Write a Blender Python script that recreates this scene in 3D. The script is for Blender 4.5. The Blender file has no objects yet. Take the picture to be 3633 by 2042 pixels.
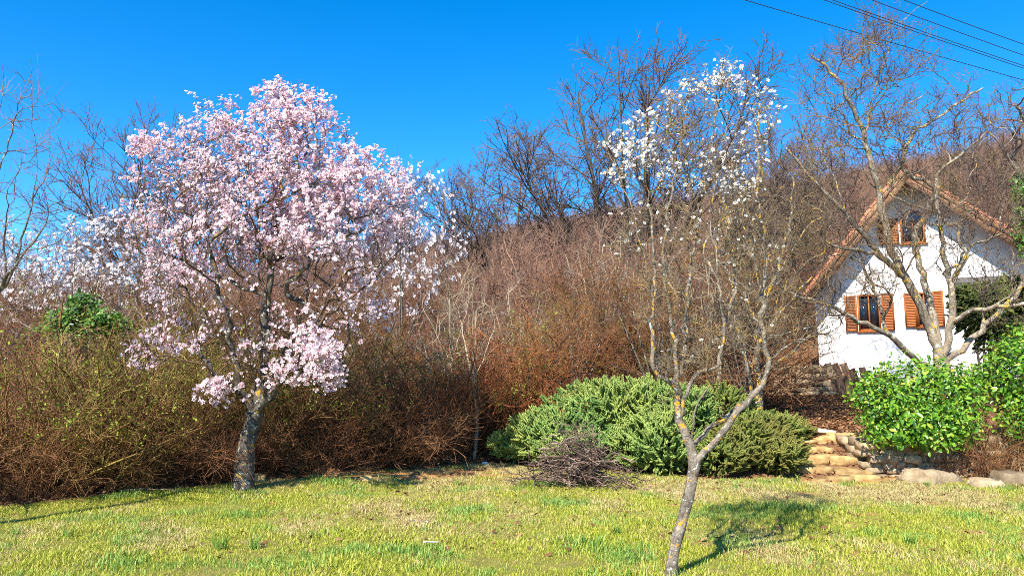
import bpy, math
import numpy as np
from mathutils import Vector, Matrix

rng = np.random.default_rng(7)
SC = bpy.context.scene
COL = SC.collection
PI = math.pi

# ------------------------------------------------------------------ camera, sky, sun, exposure
FPX, CX, CY, CAMZ = 2640.0, 1816.5, 1021.0, 1.6
PITCH = math.atan(335 / 2640)
cam_d = bpy.data.cameras.new('camera')
cam_d.sensor_width = 36.0
cam_d.lens = 36.0 * FPX / 3633.0
cam_d.clip_start, cam_d.clip_end = 0.05, 3000
cam = bpy.data.objects.new('camera', cam_d)
cam.location = (0, 0, CAMZ)
cam.rotation_euler = (PI / 2 + PITCH, 0, 0)
COL.objects.link(cam)
SC.camera = cam

SUN_DIR = Vector((0.45, 0.89, -0.93)).normalized()       # the way the light travels
world = bpy.data.worlds.new('World')
SC.world = world
world.use_nodes = True
wn = world.node_tree
bg = wn.nodes['Background']
sky = wn.nodes.new('ShaderNodeTexSky')
sky.sky_type = 'NISHITA'
sky.sun_disc = False
sky.sun_elevation = math.asin(-SUN_DIR.z)
sky.sun_rotation = math.atan2(-SUN_DIR.x, -SUN_DIR.y)
sky.altitude = 2500
sky.air_density, sky.dust_density, sky.ozone_density = 1.0, 0.0, 3.0
hsv = wn.nodes.new('ShaderNodeHueSaturation')
hsv.inputs['Hue'].default_value = 0.499
hsv.inputs['Saturation'].default_value = 1.385
hsv.inputs['Value'].default_value = 1.0
wn.links.new(sky.outputs[0], hsv.inputs['Color'])
wn.links.new(hsv.outputs[0], bg.inputs[0])
bg.inputs[1].default_value = 0.15
sun_d = bpy.data.lights.new('sun', 'SUN')
sun_d.energy, sun_d.angle, sun_d.color = 5.0, math.radians(0.5), (1.0, 0.95, 0.86)
sun = bpy.data.objects.new('sun', sun_d)
sun.rotation_euler = SUN_DIR.to_track_quat('-Z', 'Y').to_euler()
sun.location = (-10, -20, 22)
COL.objects.link(sun)
vs = SC.view_settings
vs.view_transform, vs.look, vs.exposure, vs.gamma = 'Standard', 'None', 1.1, 1.0
vs.use_curve_mapping = False
SC.cycles.use_denoising = False
SC.cycles.max_bounces = 6
SC.cycles.transparent_max_bounces = 4
SC.cycles.filter_width = 0.9


# ------------------------------------------------------------------ small helpers
def at(u, v, Y):
    """photo pixel at depth Y -> a point in the place (used for laying things out)"""
    c, s = math.cos(PITCH), math.sin(PITCH)
    a, b = (u - CX) / FPX, (CY - v) / FPX
    d = np.array([a, c - b * s, s + b * c])
    return np.array([0, 0, CAMZ]) + d * (Y / d[1])


def sstep(a, b, x):
    t = np.clip((x - a) / (b - a), 0, 1)
    return t * t * (3 - 2 * t)


def wave(x, y, f, seed=0):
    """smooth pseudo-noise, about -1..1"""
    r = np.random.default_rng(seed)
    o = np.zeros(np.shape(np.asarray(x) + np.asarray(y)))
    for i in range(6):
        a = r.uniform(0, 2 * PI)
        k = f * r.uniform(0.6, 1.7)
        o = o + np.sin(k * (np.cos(a) * x + np.sin(a) * y) + r.uniform(0, 6.28))
    return o / 3.2


EDGE_X = [-40, -8, -6.4, -4, -2.4, -1, 0, 1.5, 3, 4.2, 12, 40]
EDGE_Y = [9.6, 9.7, 9.9, 11.6, 12.6, 13.8, 14.3, 13.2, 12.5, 12.3, 12.3, 12.3]


def edge(x):
    return np.interp(x, EDGE_X, EDGE_Y)


def ground(x, y):
    x = np.asarray(x, float)
    y = np.asarray(y, float)
    z = 0.02 * np.clip(y - 9, 0, 4)
    t = np.clip(y - edge(x), 0, None)
    z = z + 0.54 * sstep(0, 1.9, t) * sstep(-2.5, 3.0, x) + 0.25 * sstep(0, 2.5, t) * (1 - sstep(-2.5, 3.0, x))
    z = z + 0.105 * np.clip(t - 1.5, 0, 11.5)
    # retaining wall terrace on the house side
    terr = sstep(5.95, 6.2, x) * sstep(12.92, 13.02, y)
    z = np.maximum(z, terr * 0.64)
    front = sstep(5.9, 6.15, x) * (1 - sstep(12.8, 12.95, y))
    z = np.where(front > 0.5, np.minimum(z, 0.06), z)
    h = np.clip((y - 31) + 0.85 * (x - 9), 0, None)
    hill = 0.30 * (np.sqrt(h * h + 100) - 10)
    top = 48 + 2.5 * wave(x, y, 0.05, 3)
    hill = top * (1 - np.exp(-hill / top * 1.0)) * 1.16
    z = z + hill * np.where(y > 20, 1, 0)
    z = z + 0.015 * wave(x, y, 2.2, 5) * sstep(0, 4, y) + 0.03 * wave(x, y, 0.5, 6)
    return z


def gz(x, y):
    return float(ground(x, y))


def mk_mesh(name, V, quads=None, tris=None, mats=(), smooth=False, attr=None, mi=None):
    me = bpy.data.meshes.new(name)
    V = np.asarray(V, np.float32)
    loops, starts, n = [], [], 0
    if quads is not None and len(quads):
        q = np.asarray(quads, np.int32)
        loops.append(q.ravel()); starts.append(np.arange(len(q)) * 4); n = len(q) * 4
    if tris is not None and len(tris):
        t = np.asarray(tris, np.int32)
        loops.append(t.ravel()); starts.append(n + np.arange(len(t)) * 3)
    loops = np.concatenate(loops).astype(np.int32); starts = np.concatenate(starts).astype(np.int32)
    me.vertices.add(len(V)); me.vertices.foreach_set('co', V.ravel())
    me.loops.add(len(loops)); me.loops.foreach_set('vertex_index', loops)
    me.polygons.add(len(starts)); me.polygons.foreach_set('loop_start', starts)
    if smooth:
        me.polygons.foreach_set('use_smooth', np.ones(len(starts), bool))
    if mi is not None:
        me.polygons.foreach_set('material_index', np.asarray(mi, np.int32))
    if attr is not None:
        a = me.attributes.new('rnd', 'FLOAT', 'POINT')
        a.data.foreach_set('value', np.asarray(attr, np.float32))
    me.update(calc_edges=True)
    for m in (mats if isinstance(mats, (list, tuple)) else [mats]):
        me.materials.append(m)
    return me


def obj(name, me, parent=None, label=None, cat=None, group=None, kind=None, loc=None, rot=None, scl=None):
    o = bpy.data.objects.new(name, me)
    COL.objects.link(o)
    if parent is not None: o.parent = parent
    if label: o['label'] = label
    if cat: o['category'] = cat
    if group: o['group'] = group
    if kind: o['kind'] = kind
    if loc is not None: o.location = loc
    if rot is not None: o.rotation_euler = rot
    if scl is not None: o.scale = (scl,) * 3 if np.isscalar(scl) else scl
    return o


def dup(root, loc, rz, scl, label=None, group=None):
    def cp(o, parent):
        c = o.copy(); COL.objects.link(c)
        if parent is not None: c.parent = parent
        for ch in KIDS.get(o.name, []): cp(ch, c)
        return c
    KIDS = {}
    for ch in root.children_recursive: KIDS.setdefault(ch.parent.name, []).append(ch)
    r = cp(root, None)
    r.location = loc; r.rotation_euler = (0, 0, rz); r.scale = scl if not np.isscalar(scl) else (scl,) * 3
    if label: r['label'] = label
    if group: r['group'] = group
    return r


# ------------------------------------------------------------------ materials
def mat(name, rough=0.85, spec=0.25):
    m = bpy.data.materials.new(name)
    m.use_nodes = True
    nt = m.node_tree
    b = nt.nodes['Principled BSDF']
    b.inputs['Roughness'].default_value = rough
    b.inputs['Specular IOR Level'].default_value = spec
    return m, nt, b


def node(nt, t, **kw):
    n = nt.nodes.new(t)
    for k, v in kw.items():
        if k in n.inputs: n.inputs[k].default_value = v
        else: setattr(n, k, v)
    return n


def noise(nt, coord, scale, detail=3, rough=0.6, dist=0.0):
    n = node(nt, 'ShaderNodeTexNoise')
    n.inputs['Scale'].default_value = scale
    n.inputs['Detail'].default_value = detail
    n.inputs['Roughness'].default_value = rough
    n.inputs['Distortion'].default_value = dist
    if coord is not None: nt.links.new(coord, n.inputs['Vector'])
    return n.outputs['Fac']


def ramp(nt, fac, stops):
    r = node(nt, 'ShaderNodeValToRGB')
    el = r.color_ramp.elements
    while len(el) < len(stops): el.new(0.5)
    for e, (p, c) in zip(el, stops):
        e.position = p
        e.color = (*c, 1) if len(c) == 3 else c
    nt.links.new(fac, r.inputs['Fac'])
    return r.outputs['Color']


def mix(nt, fac, a, b, mode='MIX'):
    n = node(nt, 'ShaderNodeMix', data_type='RGBA', blend_type=mode)
    for s, v in (('Factor', fac), ('A', a), ('B', b)):
        i = [x for x in n.inputs if x.name == s and (x.type == 'RGBA' or s == 'Factor' and x.type == 'VALUE')][0]
        if hasattr(v, 'is_output'): nt.links.new(v, i)
        elif s == 'Factor': i.default_value = v
        else: i.default_value = (*v, 1)
    return [x for x in n.outputs if x.type == 'RGBA'][0]


def bump(nt, b, fac, dist=0.02, strength=0.6):
    n = node(nt, 'ShaderNodeBump')
    n.inputs['Strength'].default_value = strength
    n.inputs['Distance'].default_value = dist
    nt.links.new(fac, n.inputs['Height'])
    nt.links.new(n.outputs[0], b.inputs['Normal'])


def objco(nt): return node(nt, 'ShaderNodeTexCoord').outputs['Object']
def posco(nt): return node(nt, 'ShaderNodeNewGeometry').outputs['Position']


def m_bark(name, c1, c2, lichen=None, lthr=0.6, scale=9, bscale=40, bdist=0.02, lscale=5.5):
    m, nt, b = mat(name, 0.9, 0.15)
    co = objco(nt)
    c = ramp(nt, noise(nt, co, scale, 5, 0.65), [(0.3, c1), (0.7, c2)])
    st = noise(nt, co, bscale, 4, 0.7)
    c = mix(nt, 0.6, c, ramp(nt, st, [(0.32, (0.16, 0.14, 0.12)), (0.6, (1, 1, 1))]), 'MULTIPLY')
    if lichen:
        f = ramp(nt, noise(nt, co, lscale, 4, 0.65, 0.4), [(lthr, (0, 0, 0)), (lthr + 0.05, (1, 1, 1))])
        c = mix(nt, f, c, lichen)
        f2 = ramp(nt, noise(nt, co, lscale * 1.9, 3, 0.6), [(0.60, (0, 0, 0)), (0.64, (1, 1, 1))])
        c = mix(nt, f2, c, (0.42, 0.43, 0.36))
    nt.links.new(c, b.inputs['Base Color'])
    bump(nt, b, st, bdist, 0.8)
    return m


def m_twig(name, c1, c2, c3=None, scale=0.9):
    """bare twigs: colour drifts with the place and from plant to plant"""
    m, nt, b = mat(name, 0.8, 0.2)
    f = noise(nt, posco(nt), scale, 4, 0.7)
    stops = [(0.32, c1), (0.68, c2)] if c3 is None else [(0.3, c1), (0.5, c2), (0.72, c3)]
    c = ramp(nt, f, stops)
    oi = node(nt, 'ShaderNodeObjectInfo')
    h = node(nt, 'ShaderNodeHueSaturation')
    mr = node(nt, 'ShaderNodeMapRange'); mr.inputs['To Min'].default_value = 0.75; mr.inputs['To Max'].default_value = 1.25
    nt.links.new(oi.outputs['Random'], mr.inputs['Value'])
    nt.links.new(mr.outputs[0], h.inputs['Value'])
    nt.links.new(c, h.inputs['Color'])
    nt.links.new(h.outputs[0], b.inputs['Base Color'])
    return m


def m_leaf(name, stops, rough=0.5, spec=0.4, transl=0.3, patch=None, pscale=0.5):
    """leaves / petals: colour from the per-leaf attribute, some light through"""
    m, nt, b = mat(name, rough, spec)
    a = node(nt, 'ShaderNodeAttribute', attribute_name='rnd')
    c = ramp(nt, a.outputs['Fac'], stops)
    if patch:
        f = ramp(nt, noise(nt, posco(nt), pscale, 3, 0.6), [(0.4, (0, 0, 0)), (0.62, (1, 1, 1))])
        c = mix(nt, f, c, mix(nt, 0.55, c, patch))
    nt.links.new(c, b.inputs['Base Color'])
    if transl:
        t = node(nt, 'ShaderNodeBsdfTranslucent')
        nt.links.new(c, t.inputs['Color'])
        s = node(nt, 'ShaderNodeMixShader')
        s.inputs[0].default_value = transl
        nt.links.new(b.outputs[0], s.inputs[1]); nt.links.new(t.outputs[0], s.inputs[2])
        nt.links.new(s.outputs[0], nt.nodes['Material Output'].inputs['Surface'])
    return m


def m_solid(name, c1, c2, scale=8, rough=0.8, spec=0.25, bd=0.01, bs=30, stretch=None):
    m, nt, b = mat(name, rough, spec)
    co = objco(nt)
    if stretch:
        mp = node(nt, 'ShaderNodeMapping'); mp.inputs['Scale'].default_value = stretch
        nt.links.new(co, mp.inputs['Vector']); co = mp.outputs[0]
    f = noise(nt, co, scale, 5, 0.65)
    oi = node(nt, 'ShaderNodeObjectInfo')
    h = node(nt, 'ShaderNodeHueSaturation')
    mr = node(nt, 'ShaderNodeMapRange'); mr.inputs['To Min'].default_value = 0.6; mr.inputs['To Max'].default_value = 1.25
    nt.links.new(oi.outputs['Random'], mr.inputs['Value']); nt.links.new(mr.outputs[0], h.inputs['Value'])
    nt.links.new(ramp(nt, f, [(0.3, c1), (0.7, c2)]), h.inputs['Color'])
    nt.links.new(h.outputs[0], b.inputs['Base Color'])
    if bd: bump(nt, b, noise(nt, co, bs, 5, 0.7), bd, 0.7)
    return m


M = {}
M['almond_bark'] = m_bark('almond_bark', (0.035, 0.027, 0.022), (0.20, 0.165, 0.13), (0.42, 0.25, 0.03), 0.60, scale=9, lscale=9)
M['almond_twig'] = m_twig('almond_twig', (0.055, 0.03, 0.02), (0.16, 0.09, 0.05), (0.22, 0.14, 0.03), 2.5)
M['white_bark'] = m_bark('white_bark', (0.10, 0.075, 0.055), (0.40, 0.33, 0.25), (0.62, 0.30, 0.03), 0.57, scale=14, bscale=55, lscale=13)
M['white_twig'] = m_twig('white_twig', (0.06, 0.042, 0.03), (0.20, 0.15, 0.10), (0.36, 0.22, 0.04), 4.0)
M['walnut_bark'] = m_bark('walnut_bark', (0.13, 0.10, 0.07), (0.46, 0.37, 0.26), (0.56, 0.34, 0.04), 0.585, scale=3.5, bscale=20, lscale=5)
M['lichen_bark'] = m_bark('lichen_bark', (0.06, 0.048, 0.038), (0.30, 0.25, 0.18), (0.60, 0.33, 0.03), 0.54, scale=6, bscale=30, lscale=6)
M['walnut_twig'] = m_twig('walnut_twig', (0.06, 0.042, 0.036), (0.17, 0.115, 0.085), (0.34, 0.23, 0.08), 1.2)
M['grey_bark'] = m_bark('grey_bark', (0.09, 0.075, 0.06), (0.22, 0.18, 0.14), (0.4, 0.27, 0.05), 0.66, scale=3)
M['oak_bark'] = m_bark('oak_bark', (0.06, 0.045, 0.036), (0.16, 0.12, 0.09), None, scale=3)
M['grey_twig'] = m_twig('grey_twig', (0.14, 0.09, 0.075), (0.24, 0.15, 0.12), (0.20, 0.12, 0.13), 0.4)
M['oak_twig'] = m_twig('oak_twig', (0.10, 0.066, 0.055), (0.18, 0.115, 0.09), (0.16, 0.10, 0.09), 0.3)
M['pale_bark'] = m_bark('pale_bark', (0.38, 0.29, 0.18), (0.60, 0.50, 0.36), None)
M['pale_twig'] = m_twig('pale_twig', (0.28, 0.19, 0.11), (0.46, 0.34, 0.22), None, 0.7)
M['brown_twig'] = m_twig('brown_twig', (0.09, 0.038, 0.02), (0.20, 0.088, 0.04), (0.27, 0.14, 0.05), 0.8)
M['red_twig'] = m_twig('red_twig', (0.13, 0.040, 0.017), (0.27, 0.09, 0.032), (0.36, 0.15, 0.05), 0.9)
M['grey_stem'] = m_twig('grey_stem', (0.13, 0.10, 0.075), (0.26, 0.20, 0.15), (0.24, 0.17, 0.08), 0.8)
M['yellow_stem'] = m_twig('yellow_stem', (0.24, 0.16, 0.05), (0.38, 0.29, 0.09), (0.34, 0.30, 0.06), 0.8)
M['olive_twig'] = m_twig('olive_twig', (0.10, 0.048, 0.02), (0.18, 0.10, 0.032), (0.25, 0.19, 0.04), 0.8)
M['hill_twig'] = m_twig('hill_twig', (0.16, 0.085, 0.055), (0.27, 0.15, 0.10), (0.25, 0.17, 0.09), 0.13)
M['brush_stick'] = m_twig('brush_stick', (0.035, 0.018, 0.014), (0.16, 0.10, 0.075), (0.46, 0.35, 0.26), 5.0)
M['petal_pink'] = m_leaf('petal_pink', [(0, (0.84, 0.50, 0.56)), (0.4, (0.90, 0.71, 0.74)), (1, (0.94, 0.87, 0.87))], 0.7, 0.1, 0.3)
M['petal_white'] = m_leaf('petal_white', [(0, (0.82, 0.78, 0.74)), (1, (0.93, 0.91, 0.9))], 0.7, 0.1, 0.3)
M['calyx'] = m_solid('calyx', (0.35, 0.05, 0.08), (0.5, 0.12, 0.14), bd=0)
M['calyx_green'] = m_solid('calyx_green', (0.35, 0.30, 0.05), (0.5, 0.45, 0.10), bd=0)
M['laurel_leaf'] = m_leaf('laurel_leaf', [(0, (0.035, 0.10, 0.010)), (0.45, (0.10, 0.25, 0.016)), (0.8, (0.24, 0.42, 0.03)), (1, (0.45, 0.52, 0.06))], 0.32, 0.5, 0.3)
M['ivy_leaf'] = m_leaf('ivy_leaf', [(0, (0.03, 0.085, 0.012)), (0.6, (0.085, 0.19, 0.022)), (1, (0.2, 0.29, 0.04))], 0.4, 0.45, 0.25)
M['bud_leaf'] = m_leaf('bud_leaf', [(0, (0.14, 0.21, 0.02)), (1, (0.36, 0.40, 0.045))], 0.6, 0.2, 0.35)
M['dry_leaf'] = m_leaf('dry_leaf', [(0, (0.10, 0.045, 0.022)), (0.5, (0.23, 0.11, 0.05)), (1, (0.38, 0.22, 0.11))], 0.8, 0.15, 0.15)
M['juniper_spray'] = m_leaf('juniper_spray', [(0, (0.045, 0.105, 0.03)), (0.5, (0.15, 0.25, 0.055)), (1, (0.33, 0.42, 0.11))], 0.65, 0.2, 0.12, patch=(0.34, 0.36, 0.08), pscale=0.7)
M['juniper_olive'] = m_leaf('juniper_olive', [(0, (0.06, 0.10, 0.02)), (0.5, (0.16, 0.20, 0.04)), (1, (0.30, 0.31, 0.07))], 0.65, 0.2, 0.12, patch=(0.20, 0.15, 0.035), pscale=1.2)
M['conifer_spray'] = m_leaf('conifer_spray', [(0, (0.06, 0.085, 0.025)), (0.6, (0.14, 0.17, 0.045)), (1, (0.26, 0.27, 0.08))], 0.65, 0.2, 0.1)
M['grass_green'] = m_leaf('grass_green', [(0, (0.19, 0.25, 0.022)), (0.45, (0.38, 0.42, 0.04)), (0.8, (0.54, 0.51, 0.075)), (1, (0.68, 0.58, 0.14))], 0.55, 0.25, 0.35)
M['grass_straw'] = m_leaf('grass_straw', [(0, (0.32, 0.24, 0.09)), (0.5, (0.56, 0.44, 0.18)), (1, (0.72, 0.60, 0.30))], 0.7, 0.2, 0.25)
M['grass_fresh'] = m_leaf('grass_fresh', [(0, (0.12, 0.24, 0.035)), (0.6, (0.22, 0.36, 0.05)), (1, (0.36, 0.47, 0.11))], 0.5, 0.3, 0.3)
M['stone'] = m_solid('stone', (0.20, 0.14, 0.085), (0.52, 0.38, 0.22), 6, bd=0.03, bs=18)
M['step_stone'] = m_solid('step_stone', (0.28, 0.15, 0.055), (0.62, 0.42, 0.17), 6, bd=0.03, bs=14)
M['boulder'] = m_solid('boulder', (0.22, 0.15, 0.08), (0.46, 0.35, 0.21), 5, bd=0.05, bs=12)
M['soil'] = m_solid('soil', (0.25, 0.11, 0.04), (0.46, 0.24, 0.10), 9, 0.95, 0.1, 0.03, 30)
M['bleached_wood'] = m_solid('bleached_wood', (0.55, 0.47, 0.36), (0.78, 0.72, 0.62), 10, bd=0.006, bs=40)
M['old_wood'] = m_solid('old_wood', (0.07, 0.045, 0.03), (0.21, 0.13, 0.085), 5, bd=0.02, bs=14, stretch=(4, 4, 0.6))
M['shutter_wood'] = m_solid('shutter_wood', (0.25, 0.065, 0.014), (0.42, 0.13, 0.026), 4, 0.55, 0.3, 0.003, 30, stretch=(6, 6, 0.7))
M['soffit_wood'] = m_solid('soffit_wood', (0.20, 0.09, 0.04), (0.36, 0.20, 0.11), 3, 0.75, 0.2, 0.004, 30)
M['roof_tile'] = m_solid('roof_tile', (0.42, 0.13, 0.06), (0.60, 0.25, 0.13), 5, 0.8, 0.2, 0.006, 40)
M['cable'] = m_solid('cable', (0.02, 0.02, 0.025), (0.04, 0.04, 0.05), bd=0)
M['plastic_white'] = m_solid('plastic_white', (0.7, 0.72, 0.75), (0.8, 0.8, 0.82), bd=0)


def make_house_mats():
    m, nt, b = mat('stucco', 0.9, 0.2)
    co = objco(nt)
    c = ramp(nt, noise(nt, co, 1.3, 5, 0.65), [(0.25, (0.74, 0.73, 0.70)), (0.7, (0.83, 0.82, 0.80))])
    nt.links.new(c, b.inputs['Base Color'])
    bump(nt, b, noise(nt, co, 9, 4, 0.6), 0.012, 0.5)
    M['stucco'] = m
    m, nt, b = mat('window_glass', 0.06, 0.6)
    b.inputs['Base Color'].default_value = (0.012, 0.016, 0.022, 1)
    M['glass'] = m


make_house_mats()


def make_ground_mat():
    m, nt, b = mat('ground_soil', 0.95, 0.1)
    p = posco(nt)
    turf = ramp(nt, noise(nt, p, 5, 5, 0.7), [(0.3, (0.16, 0.14, 0.035)), (0.55, (0.25, 0.21, 0.06)), (0.75, (0.34, 0.25, 0.11))])
    litter = ramp(nt, noise(nt, p, 16, 6, 0.75), [(0.3, (0.09, 0.042, 0.022)), (0.5, (0.20, 0.10, 0.05)), (0.72, (0.35, 0.20, 0.10))])
    dirt = ramp(nt, noise(nt, p, 11, 6, 0.75), [(0.3, (0.27, 0.12, 0.04)), (0.55, (0.45, 0.24, 0.09)), (0.75, (0.56, 0.36, 0.17))])
    a1 = node(nt, 'ShaderNodeAttribute', attribute_name='litter').outputs['Fac']
    a2 = node(nt, 'ShaderNodeAttribute', attribute_name='dirt').outputs['Fac']
    c = mix(nt, a2, mix(nt, a1, turf, litter), dirt)
    nt.links.new(c, b.inputs['Base Color'])
    bump(nt, b, noise(nt, p, 28, 6, 0.75), 0.03, 0.9)
    return m


# ------------------------------------------------------------------ ground
DIRT = [  # bare soil patches: x, y, radius x, radius y
    (-2.55, 12.15, 0.55, 0.30), (-1.75, 12.75, 0.75, 0.32), (-0.9, 13.25, 0.9, 0.35), (-0.3, 12.6, 1.0, 0.28),
    (2.6, 9.2, 0.14, 0.1), (3.4, 8.1, 0.12, 0.08), (4.0, 7.6, 0.13, 0.08), (3.2, 7.25, 0.13, 0.07), (4.7, 7.2, 0.13, 0.07),
    (3.0, 8.5, .12, .08), (3.9, 8.8, .12, .09), (5.0, 8.3, .14, .1), (1.9, 7.6, .1, .07), (4.3, 6.6, .12, .08), (5.6, 10.2, .15, .1),
    (5.2, 12.2, 0.9, 0.25), (6.9, 12.45, 1.3, 0.2), (2.2, 9.9, 0.3, 0.15), (4.4, 9.4, 0.25, 0.13), (4.1, 10.9, 0.3, 0.14)]


def dirt_at(x, y):
    d = np.zeros(np.shape(x))
    w = 0.35 * wave(x, y, 5.0, 21)
    for (a, b, rx, ry) in DIRT:
        d = np.maximum(d, 1 - sstep(0.6, 1.25, np.sqrt(((x - a) / rx) ** 2 + ((y - b) / ry) ** 2) + w))
    return d


def litter_at(x, y):
    e = edge(x)
    l = sstep(-0.35, 0.35, y - e + 0.3 * wave(x, y, 2.5, 9))
    l = np.maximum(l, sstep(7.8, 8.4, x + 0.3 * wave(x, y, 3, 2)) * sstep(11.2, 11.9, y + 0.25 * wave(x, y, 3, 4)))
    return l


def axis(bps):
    out = [np.arange(a, b, s) for (a, b, s) in bps]
    return np.concatenate(out + [[bps[-1][1]]])


def build_ground():
    xs = axis([(-400, -60, 34), (-60, -12, 3), (-12, 12, 0.1), (12, 60, 2), (60, 400, 34)])
    ys = axis([(-60, 2, 6), (2, 16, 0.1), (16, 34, 0.6), (34, 150, 4), (150, 600, 45)])
    X, Y = np.meshgrid(xs, ys)
    Z = ground(X, Y)
    V = np.stack([X, Y, Z], -1).reshape(-1, 3)
    nx, ny = len(xs), len(ys)
    i = (np.arange(ny - 1)[:, None] * nx + np.arange(nx - 1)[None]).ravel()
    me = mk_mesh('ground', V, np.stack([i, i + 1, i + nx + 1, i + nx], 1), mats=make_ground_mat(), smooth=True)
    for nm, f in (('litter', litter_at), ('dirt', dirt_at)):
        a = me.attributes.new(nm, 'FLOAT', 'POINT')
        a.data.foreach_set('value', f(X, Y).ravel().astype(np.float32))
    obj('ground', me, label='lawn and leaf littered slope rising into a hill', cat='ground', kind='structure')


build_ground()


# ------------------------------------------------------------------ geometry kit
def tube(paths, k):
    """paths: list of (P (n,3), R (n,)); open tubes with a closed tip"""
    Vs, Qs, off = [], [], 0
    ang = np.arange(k) * 2 * PI / k
    for P, R in paths:
        n = len(P)
        T = np.gradient(P, axis=0)
        T /= np.linalg.norm(T, axis=1, keepdims=True) + 1e-9
        m = T.mean(0)
        a = np.array([0.31, 0.87, 0.38]) if abs(m[1]) < 0.7 * np.linalg.norm(m) + 1e-9 else np.array([0.9, 0.1, 0.42])
        A = np.cross(T, a); A /= np.linalg.norm(A, axis=1, keepdims=True) + 1e-9
        B = np.cross(T, A)
        ring = P[:, None] + R[:, None, None] * (np.cos(ang)[None, :, None] * A[:, None] + np.sin(ang)[None, :, None] * B[:, None])
        Vs.append(ring.reshape(-1, 3))
        i = np.arange(n - 1)[:, None] * k + np.arange(k)[None]
        j = np.arange(n - 1)[:, None] * k + (np.arange(k)[None] + 1) % k
        Qs.append(off + np.stack([i, j, j + k, i + k], -1).reshape(-1, 4))
        off += n * k
    return np.concatenate(Vs), np.concatenate(Qs)


def btube(P, R, k=3):
    """batch of tubes P (m,n,3), R (m,n)"""
    m, n = R.shape
    T = np.gradient(P, axis=1)
    T /= np.linalg.norm(T, axis=2, keepdims=True) + 1e-9
    a = np.where(np.abs(T[:, :1, 2:3]) > 0.75, np.array([[[0.9, 0.43, 0.05]]]), np.array([[[0.1, 0.2, 0.97]]]))
    A = np.cross(T, np.broadcast_to(a, T.shape)); A /= np.linalg.norm(A, axis=2, keepdims=True) + 1e-9
    B = np.cross(T, A)
    ang = np.arange(k) * 2 * PI / k
    ring = P[:, :, None] + R[:, :, None, None] * (np.cos(ang)[:, None] * A[:, :, None] + np.sin(ang)[:, None] * B[:, :, None])
    base = (np.arange(m) * n * k)[:, None, None]
    i = base + np.arange(n - 1)[None, :, None] * k + np.arange(k)[None, None]
    j = base + np.arange(n - 1)[None, :, None] * k + (np.arange(k)[None, None] + 1) % k
    return ring.reshape(-1, 3), np.stack([i, j, j + k, i + k], -1).reshape(-1, 4)


def joinq(parts):
    Vs, Qs, o = [], [], 0
    for V, Q in parts:
        Vs.append(V); Qs.append(Q + o); o += len(V)
    return np.concatenate(Vs), np.concatenate(Qs)


def unit(a): return a / (np.linalg.norm(a, axis=-1, keepdims=True) + 1e-9)


def sprout(P, R, k, t0, t1, L, Lv, ang, n, up=0.1, wob=0.15, r0=0.004, r1=0.0015, rfrac=0.7, taperL=0.4, out=None):
    """grow k twigs from every polyline of a batch; returns a new batch"""
    m, np_, _ = P.shape
    t = rng.uniform(t0, t1, (m, k))
    f = t * (np_ - 1); i = np.minimum(f.astype(int), np_ - 2); w = (f - i)[..., None]
    mm = np.arange(m)[:, None]
    p = P[mm, i] * (1 - w) + P[mm, i + 1] * w
    T = unit(P[mm, i + 1] - P[mm, i])
    r = R[mm, i] * (1 - w[..., 0]) + R[mm, i + 1] * w[..., 0]
    q = rng.normal(size=T.shape)
    q = unit(q - (q * T).sum(-1, keepdims=True) * T)
    a = np.radians(ang) * rng.uniform(0.6, 1.35, (m, k))[..., None]
    d = np.cos(a) * T + np.sin(a) * q
    ln = L * rng.uniform(1 - Lv, 1 + Lv, (m, k)) * (1 - taperL * t)
    p, d, ln, r = p.reshape(-1, 3), unit(d.reshape(-1, 3)), ln.ravel(), r.ravel()
    pts = [p]
    for s in range(n - 1):
        d = d + wob * rng.normal(size=d.shape) + np.array([0, 0, up])
        if out is not None: d = d + out[1] * unit(p - out[0])
        d = unit(d)
        p = p + d * (ln / (n - 1))[:, None]
        pts.append(p)
    rs = np.minimum(r * rfrac, r0)
    RR = rs[:, None] * (1 - np.linspace(0, 1, n)[None]) + np.minimum(r1, rs)[:, None] * np.linspace(0, 1, n)[None]
    return np.stack(pts, 1), RR


def resample(pts, step):
    pts = np.asarray(pts, float)
    n = len(pts)
    if n > 2:   # Catmull-Rom
        e = np.vstack([2 * pts[0] - pts[1], pts, 2 * pts[-1] - pts[-2]])
        o = []
        for i in range(n - 1):
            p0, p1, p2, p3 = e[i:i + 4]
            for t in np.linspace(0, 1, 8, endpoint=False):
                o.append(0.5 * (2 * p1 + (p2 - p0) * t + (2 * p0 - 5 * p1 + 4 * p2 - p3) * t * t + (3 * p1 - p0 - 3 * p2 + p3) * t ** 3))
        o.append(pts[-1]); pts = np.array(o)
    d = np.concatenate([[0], np.cumsum(np.linalg.norm(np.diff(pts, axis=0), axis=1))])
    m = max(2, int(round(d[-1] / step)) + 1)
    s = np.linspace(0, d[-1], m)
    return np.stack([np.interp(s, d, pts[:, c]) for c in range(3)], 1)


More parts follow.
